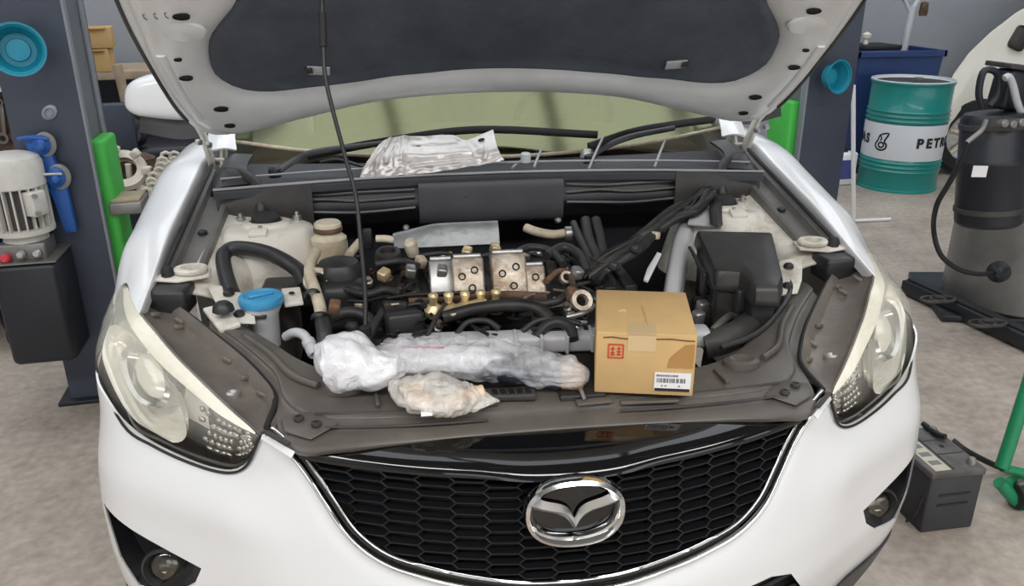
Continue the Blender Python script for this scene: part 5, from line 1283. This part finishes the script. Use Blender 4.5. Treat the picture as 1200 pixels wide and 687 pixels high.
# ------------------------------------------------------------------ left background: bench, boxes, scrap
def bench(name, label, c, s_, top, h, rz=rad(10)):
    XF.append(Matrix.Translation(c) @ Matrix.Rotation(rz, 4, 'Z')); t = thing(name, label, 'workbench')
    box('bench_top', (0, 0, h-.02), (s_[0], s_[1], .05), top, t, (0, 0, 0), .005)
    for x in (-1, 1):
        for y in (-1, 1): box('bench_leg', (x*(s_[0]/2-.04), y*(s_[1]/2-.04), (h-.045)/2), (.05, .05, h-.045), 'navy', t)
    box('bench_shelf', (0, 0, .22), (s_[0]-.06, s_[1]-.06, .03), 'navy', t); box('bench_back', (0, s_[1]/2-.02, h/2), (s_[0]-.06, .02, h-.1), 'navy', t)
    XF.pop(); return t
bc = at(140, 90, Y=4.3); bz = bc.z
bench('workbench', 'long workbench with a pale top along the wall behind the left lift post', (bc.x, bc.y+.25, 0), (1.5, .55), 'wood', bz+.03)
for k, (px, py, w_, h_, lb) in enumerate(((116, 78, .17, .13, 'lower of two small cardboard boxes on the workbench'), (118, 55, .20, .12, 'upper of two small cardboard boxes on the workbench'))):
    p_ = at(px, 82, Y=4.33); p_.z = bz+.035+k*.135
    XF.append(Matrix.Translation(p_)); t = thing('small_carton', lb, 'box', (0, 0, 0), 'cartons on the workbench')
    box('carton_body', (0, 0, h_/2), (w_, .16, h_), 'cardboard', t, (0, 0, .1+.1*k), .003); box('carton_flap', (0, -.075, h_-.004), (w_*.9, .05, .004), 'cardboard_dark', t, (.2, 0, .1+.1*k)); XF.pop()
# machine parts on the floor behind the post
p_ = at(172, 290, Z=0); p_ = V((-1.62, 3.35, 0))
jx = thing('gearbox_stand', 'rusty gearbox part on a dark stand between lift post and car', 'gearbox', p_)
box('stand_base', p_+V((0, 0, .25)), (.36, .34, .5), 'tank_black', jx, (0, 0, .3), .02)
lathe('gear_housing', [(.06, .5), (.15, .52), (.16, .56), (.13, .60), (.10, .62), (.09, .68), (.05, .70), (0, .70)], 'rust', jx, Matrix.Translation(p_), 24)
lathe('bearing_ring', [(.06, -.02), (.10, -.02), (.11, .0), (.10, .03), (.06, .03)], 'bone', jx, frame(at(146, 200, Y=3.2), (.2, -.8, .6)), 24, cap=False)
for k in range(7): box('gear_lug', at(146, 200, Y=3.2)+V((.11*cos(k*.9), -.01, .11*sin(k*.9))), (.04, .05, .04), 'bone', jx, (0, k*.9, 0), .008)
for k in range(6): tube('shaft', [p_+V((-.12+.05*k, -.12, .48)), p_+V((-.10+.05*k, -.15, .64+.02*(k % 3)))], .016, ('rust', 'steel', 'bone')[k % 3], jx, 8, 2)
p_ = at(197, 205, Y=2.9)
cv = thing('leaning_plate', 'cream perforated metal plate leaning behind the left fender', 'metal plate', (p_.x, p_.y, 0))
def perf():
    A, B = at(186, 232, Y=2.9), at(210, 178, Y=2.95); d = (B-A); n = 9
    w_ = V((.055, 0, 0)); bm = bmnew(); rr = random.Random(4)
    for i in range(n):
        for j in range(3):
            c = A+d*(i/n)+w_*(j-1)+V((rr.uniform(-.01, .01), 0, 0)); add_tube(bm, [c+V((.024*cos(a), 0, .024*sin(a))) for a in [2*pi*k/8 for k in range(8)]], .009, 5, 1, True)
    return bm
obj('perforated_plate', perf(), 'bone', cv, True)
A = at(186, 232, Y=2.93); tube('plate_leg', [V((A.x, A.y, 0)), A], .018, 'bone', cv, 8, 2)
# tall jack rod and dark machine between post and bonnet
p_ = at(163, 170, Y=3.7)
mc_ = thing('workshop_machine', 'dark workshop machine with a steel column behind the left lift post', 'machine', (p_.x, 3.75, 0))
box('machine_body', V((p_.x-.02, 3.80, .34)), (.66, .40, .68), 'tank_black', mc_, (0, 0, .15), .03)
tube('machine_column', [V((p_.x, 3.66, .6)), V((p_.x-.03, 3.66, 1.12))], .026, 'wood', mc_, 8, 2)
for k, (px, py, mt) in enumerate(((150, 148, 'dusty_plastic'), (140, 140, 'navy'), (158, 160, 'tank_black'), (136, 165, 'steel'), (144, 156, 'navy'))):
    c = at(px, py, Y=3.62); lathe('machine_knob', [(.05, -.05), (.055, 0), (.04, .03), (0, .035)], mt, mc_, frame(c, (.1*k-.2, -1, .3)), 16)
box('machine_panel', V((p_.x-.12, 3.57, .78)), (.30, .06, .30), 'navy', mc_, (0, 0, .15), .01)
# tool board left of the post
bx = at(10, 130, Y=3.4)
tb = thing('tool_board', 'dark tool board on legs at the left edge behind the motor', 'tool board', (bx.x-.05, 3.45, 0))
box('board_panel', (bx.x-.12, 3.46, bx.z-.06), (.62, .03, .55), 'rust', tb)
for x in (-.38, .14): box('board_leg', (bx.x-.12+x*.8, 3.48, (bx.z-.3)/2), (.05, .04, bx.z-.3), 'navy', tb)
sh_ = at(8, 100, Y=3.32); sf = box('wall_shelf', (sh_.x-.06, 3.34, sh_.z-.01), (.42, .22, .02), 'drum_white', tb)
rb = at(8, 94, Y=3.30); t = box('red_tray', (rb.x, 3.30, rb.z+.012), (.17, .12, .045), 'red', None, (0, 0, .1), .008); tag(t, 'small red tray on the shelf at the left edge', 'tray'); box('tray_handle', (rb.x, 3.30, rb.z+.04), (.08, .02, .012), 'paper', t, (0, 0, .1), .003)
def hang(nm, lb, cat, px, py, l, mt, kind):
    c = at(px, py, Y=3.42); t = thing(nm, lb, cat, c, 'tools on the tool board')
    lathe('tool_eye', [(.012, -.006), (.022, -.006), (.022, .006), (.012, .006)], mt, t, frame(c, (0, -1, 0)), 14, cap=False)
    if kind == 0: box('tool_shaft', c+V((.0, -.002, -l/2-.015)), (.020, .010, l), mt, t, (0, .12, 0), .003); lathe('tool_jaw', [(.016, -.006), (.030, -.006), (.030, .006), (.016, .006)], mt, t, frame(c+V((-.02, -.002, -l-.03)), (0, -1, 0)), 12, cap=False)
    elif kind == 1: box('tool_handle', c+V((.015, -.004, -.07)), (.030, .022, .10), 'yellow_wood', t, (0, -.25, 0), .006); box('tool_shaft', c+V((.035, -.004, -.16)), (.010, .010, .10), mt, t, (0, -.25, 0), .002)
    else:
        for s in (-1, 1): tube('tool_arm', [c+V((0, -.004, -.01)), c+V((s*.018, -.006, -l*.5)), c+V((s*.008, -.004, -l))], .007, mt, t, 6, 3)
hang('wrench', 'steel wrench hanging leftmost on the tool board', 'wrench', -1, 120, .15, 'steel', 0)
hang('screwdriver', 'yellow-handled screwdriver hanging on the tool board beside the lift post', 'screwdriver', 26, 112, .16, 'steel', 1)
hang('pliers', 'pale pliers hanging at the right side of the tool board', 'pliers', 27, 138, .09, 'bone', 2)
hang('wrench', 'dark wrench hanging in the middle of the tool board', 'wrench', 15, 122, .13, 'rust', 0)
# small scrap machine below the tank at the left edge
p_ = at(25, 388, Z=0); p_ = V((-2.15, 2.75, 0))
fj = thing('floor_jack', 'grey-brown floor jack standing behind the black oil tank', 'jack', p_)
for s in (-1, 1): box('jack_side', p_+V((s*.08, 0, .13)), (.02, .46, .20), 'dusty_plastic', fj, (.05, 0, .2), .006)
box('jack_arm', p_+V((0, -.05, .26)), (.10, .40, .06), 'steel', fj, (.25, 0, .2), .01)
lathe('jack_saddle', [(.03, 0), (.03, .04), (.065, .05), (.07, .07), (.05, .065), (0, .06)], 'steel', fj, Matrix.Translation(p_+V((.04, -.22, .28))), 18)
for x, y in ((-.1, -.18), (.1, -.18), (-.1, .2), (.1, .2)): lathe('jack_wheel', [(.01, -.02), (.055, -.02), (.06, 0), (.055, .02), (.01, .02)], 'tyre', fj, frame(p_+V((x*1.2, y, .06)), (1, .2, 0)), 18)
tube('jack_handle', [p_+V((0, .2, .2)), p_+V((-.1, .35, .6)), p_+V((-.15, .42, .95))], .018, 'red', fj, 8, 3)
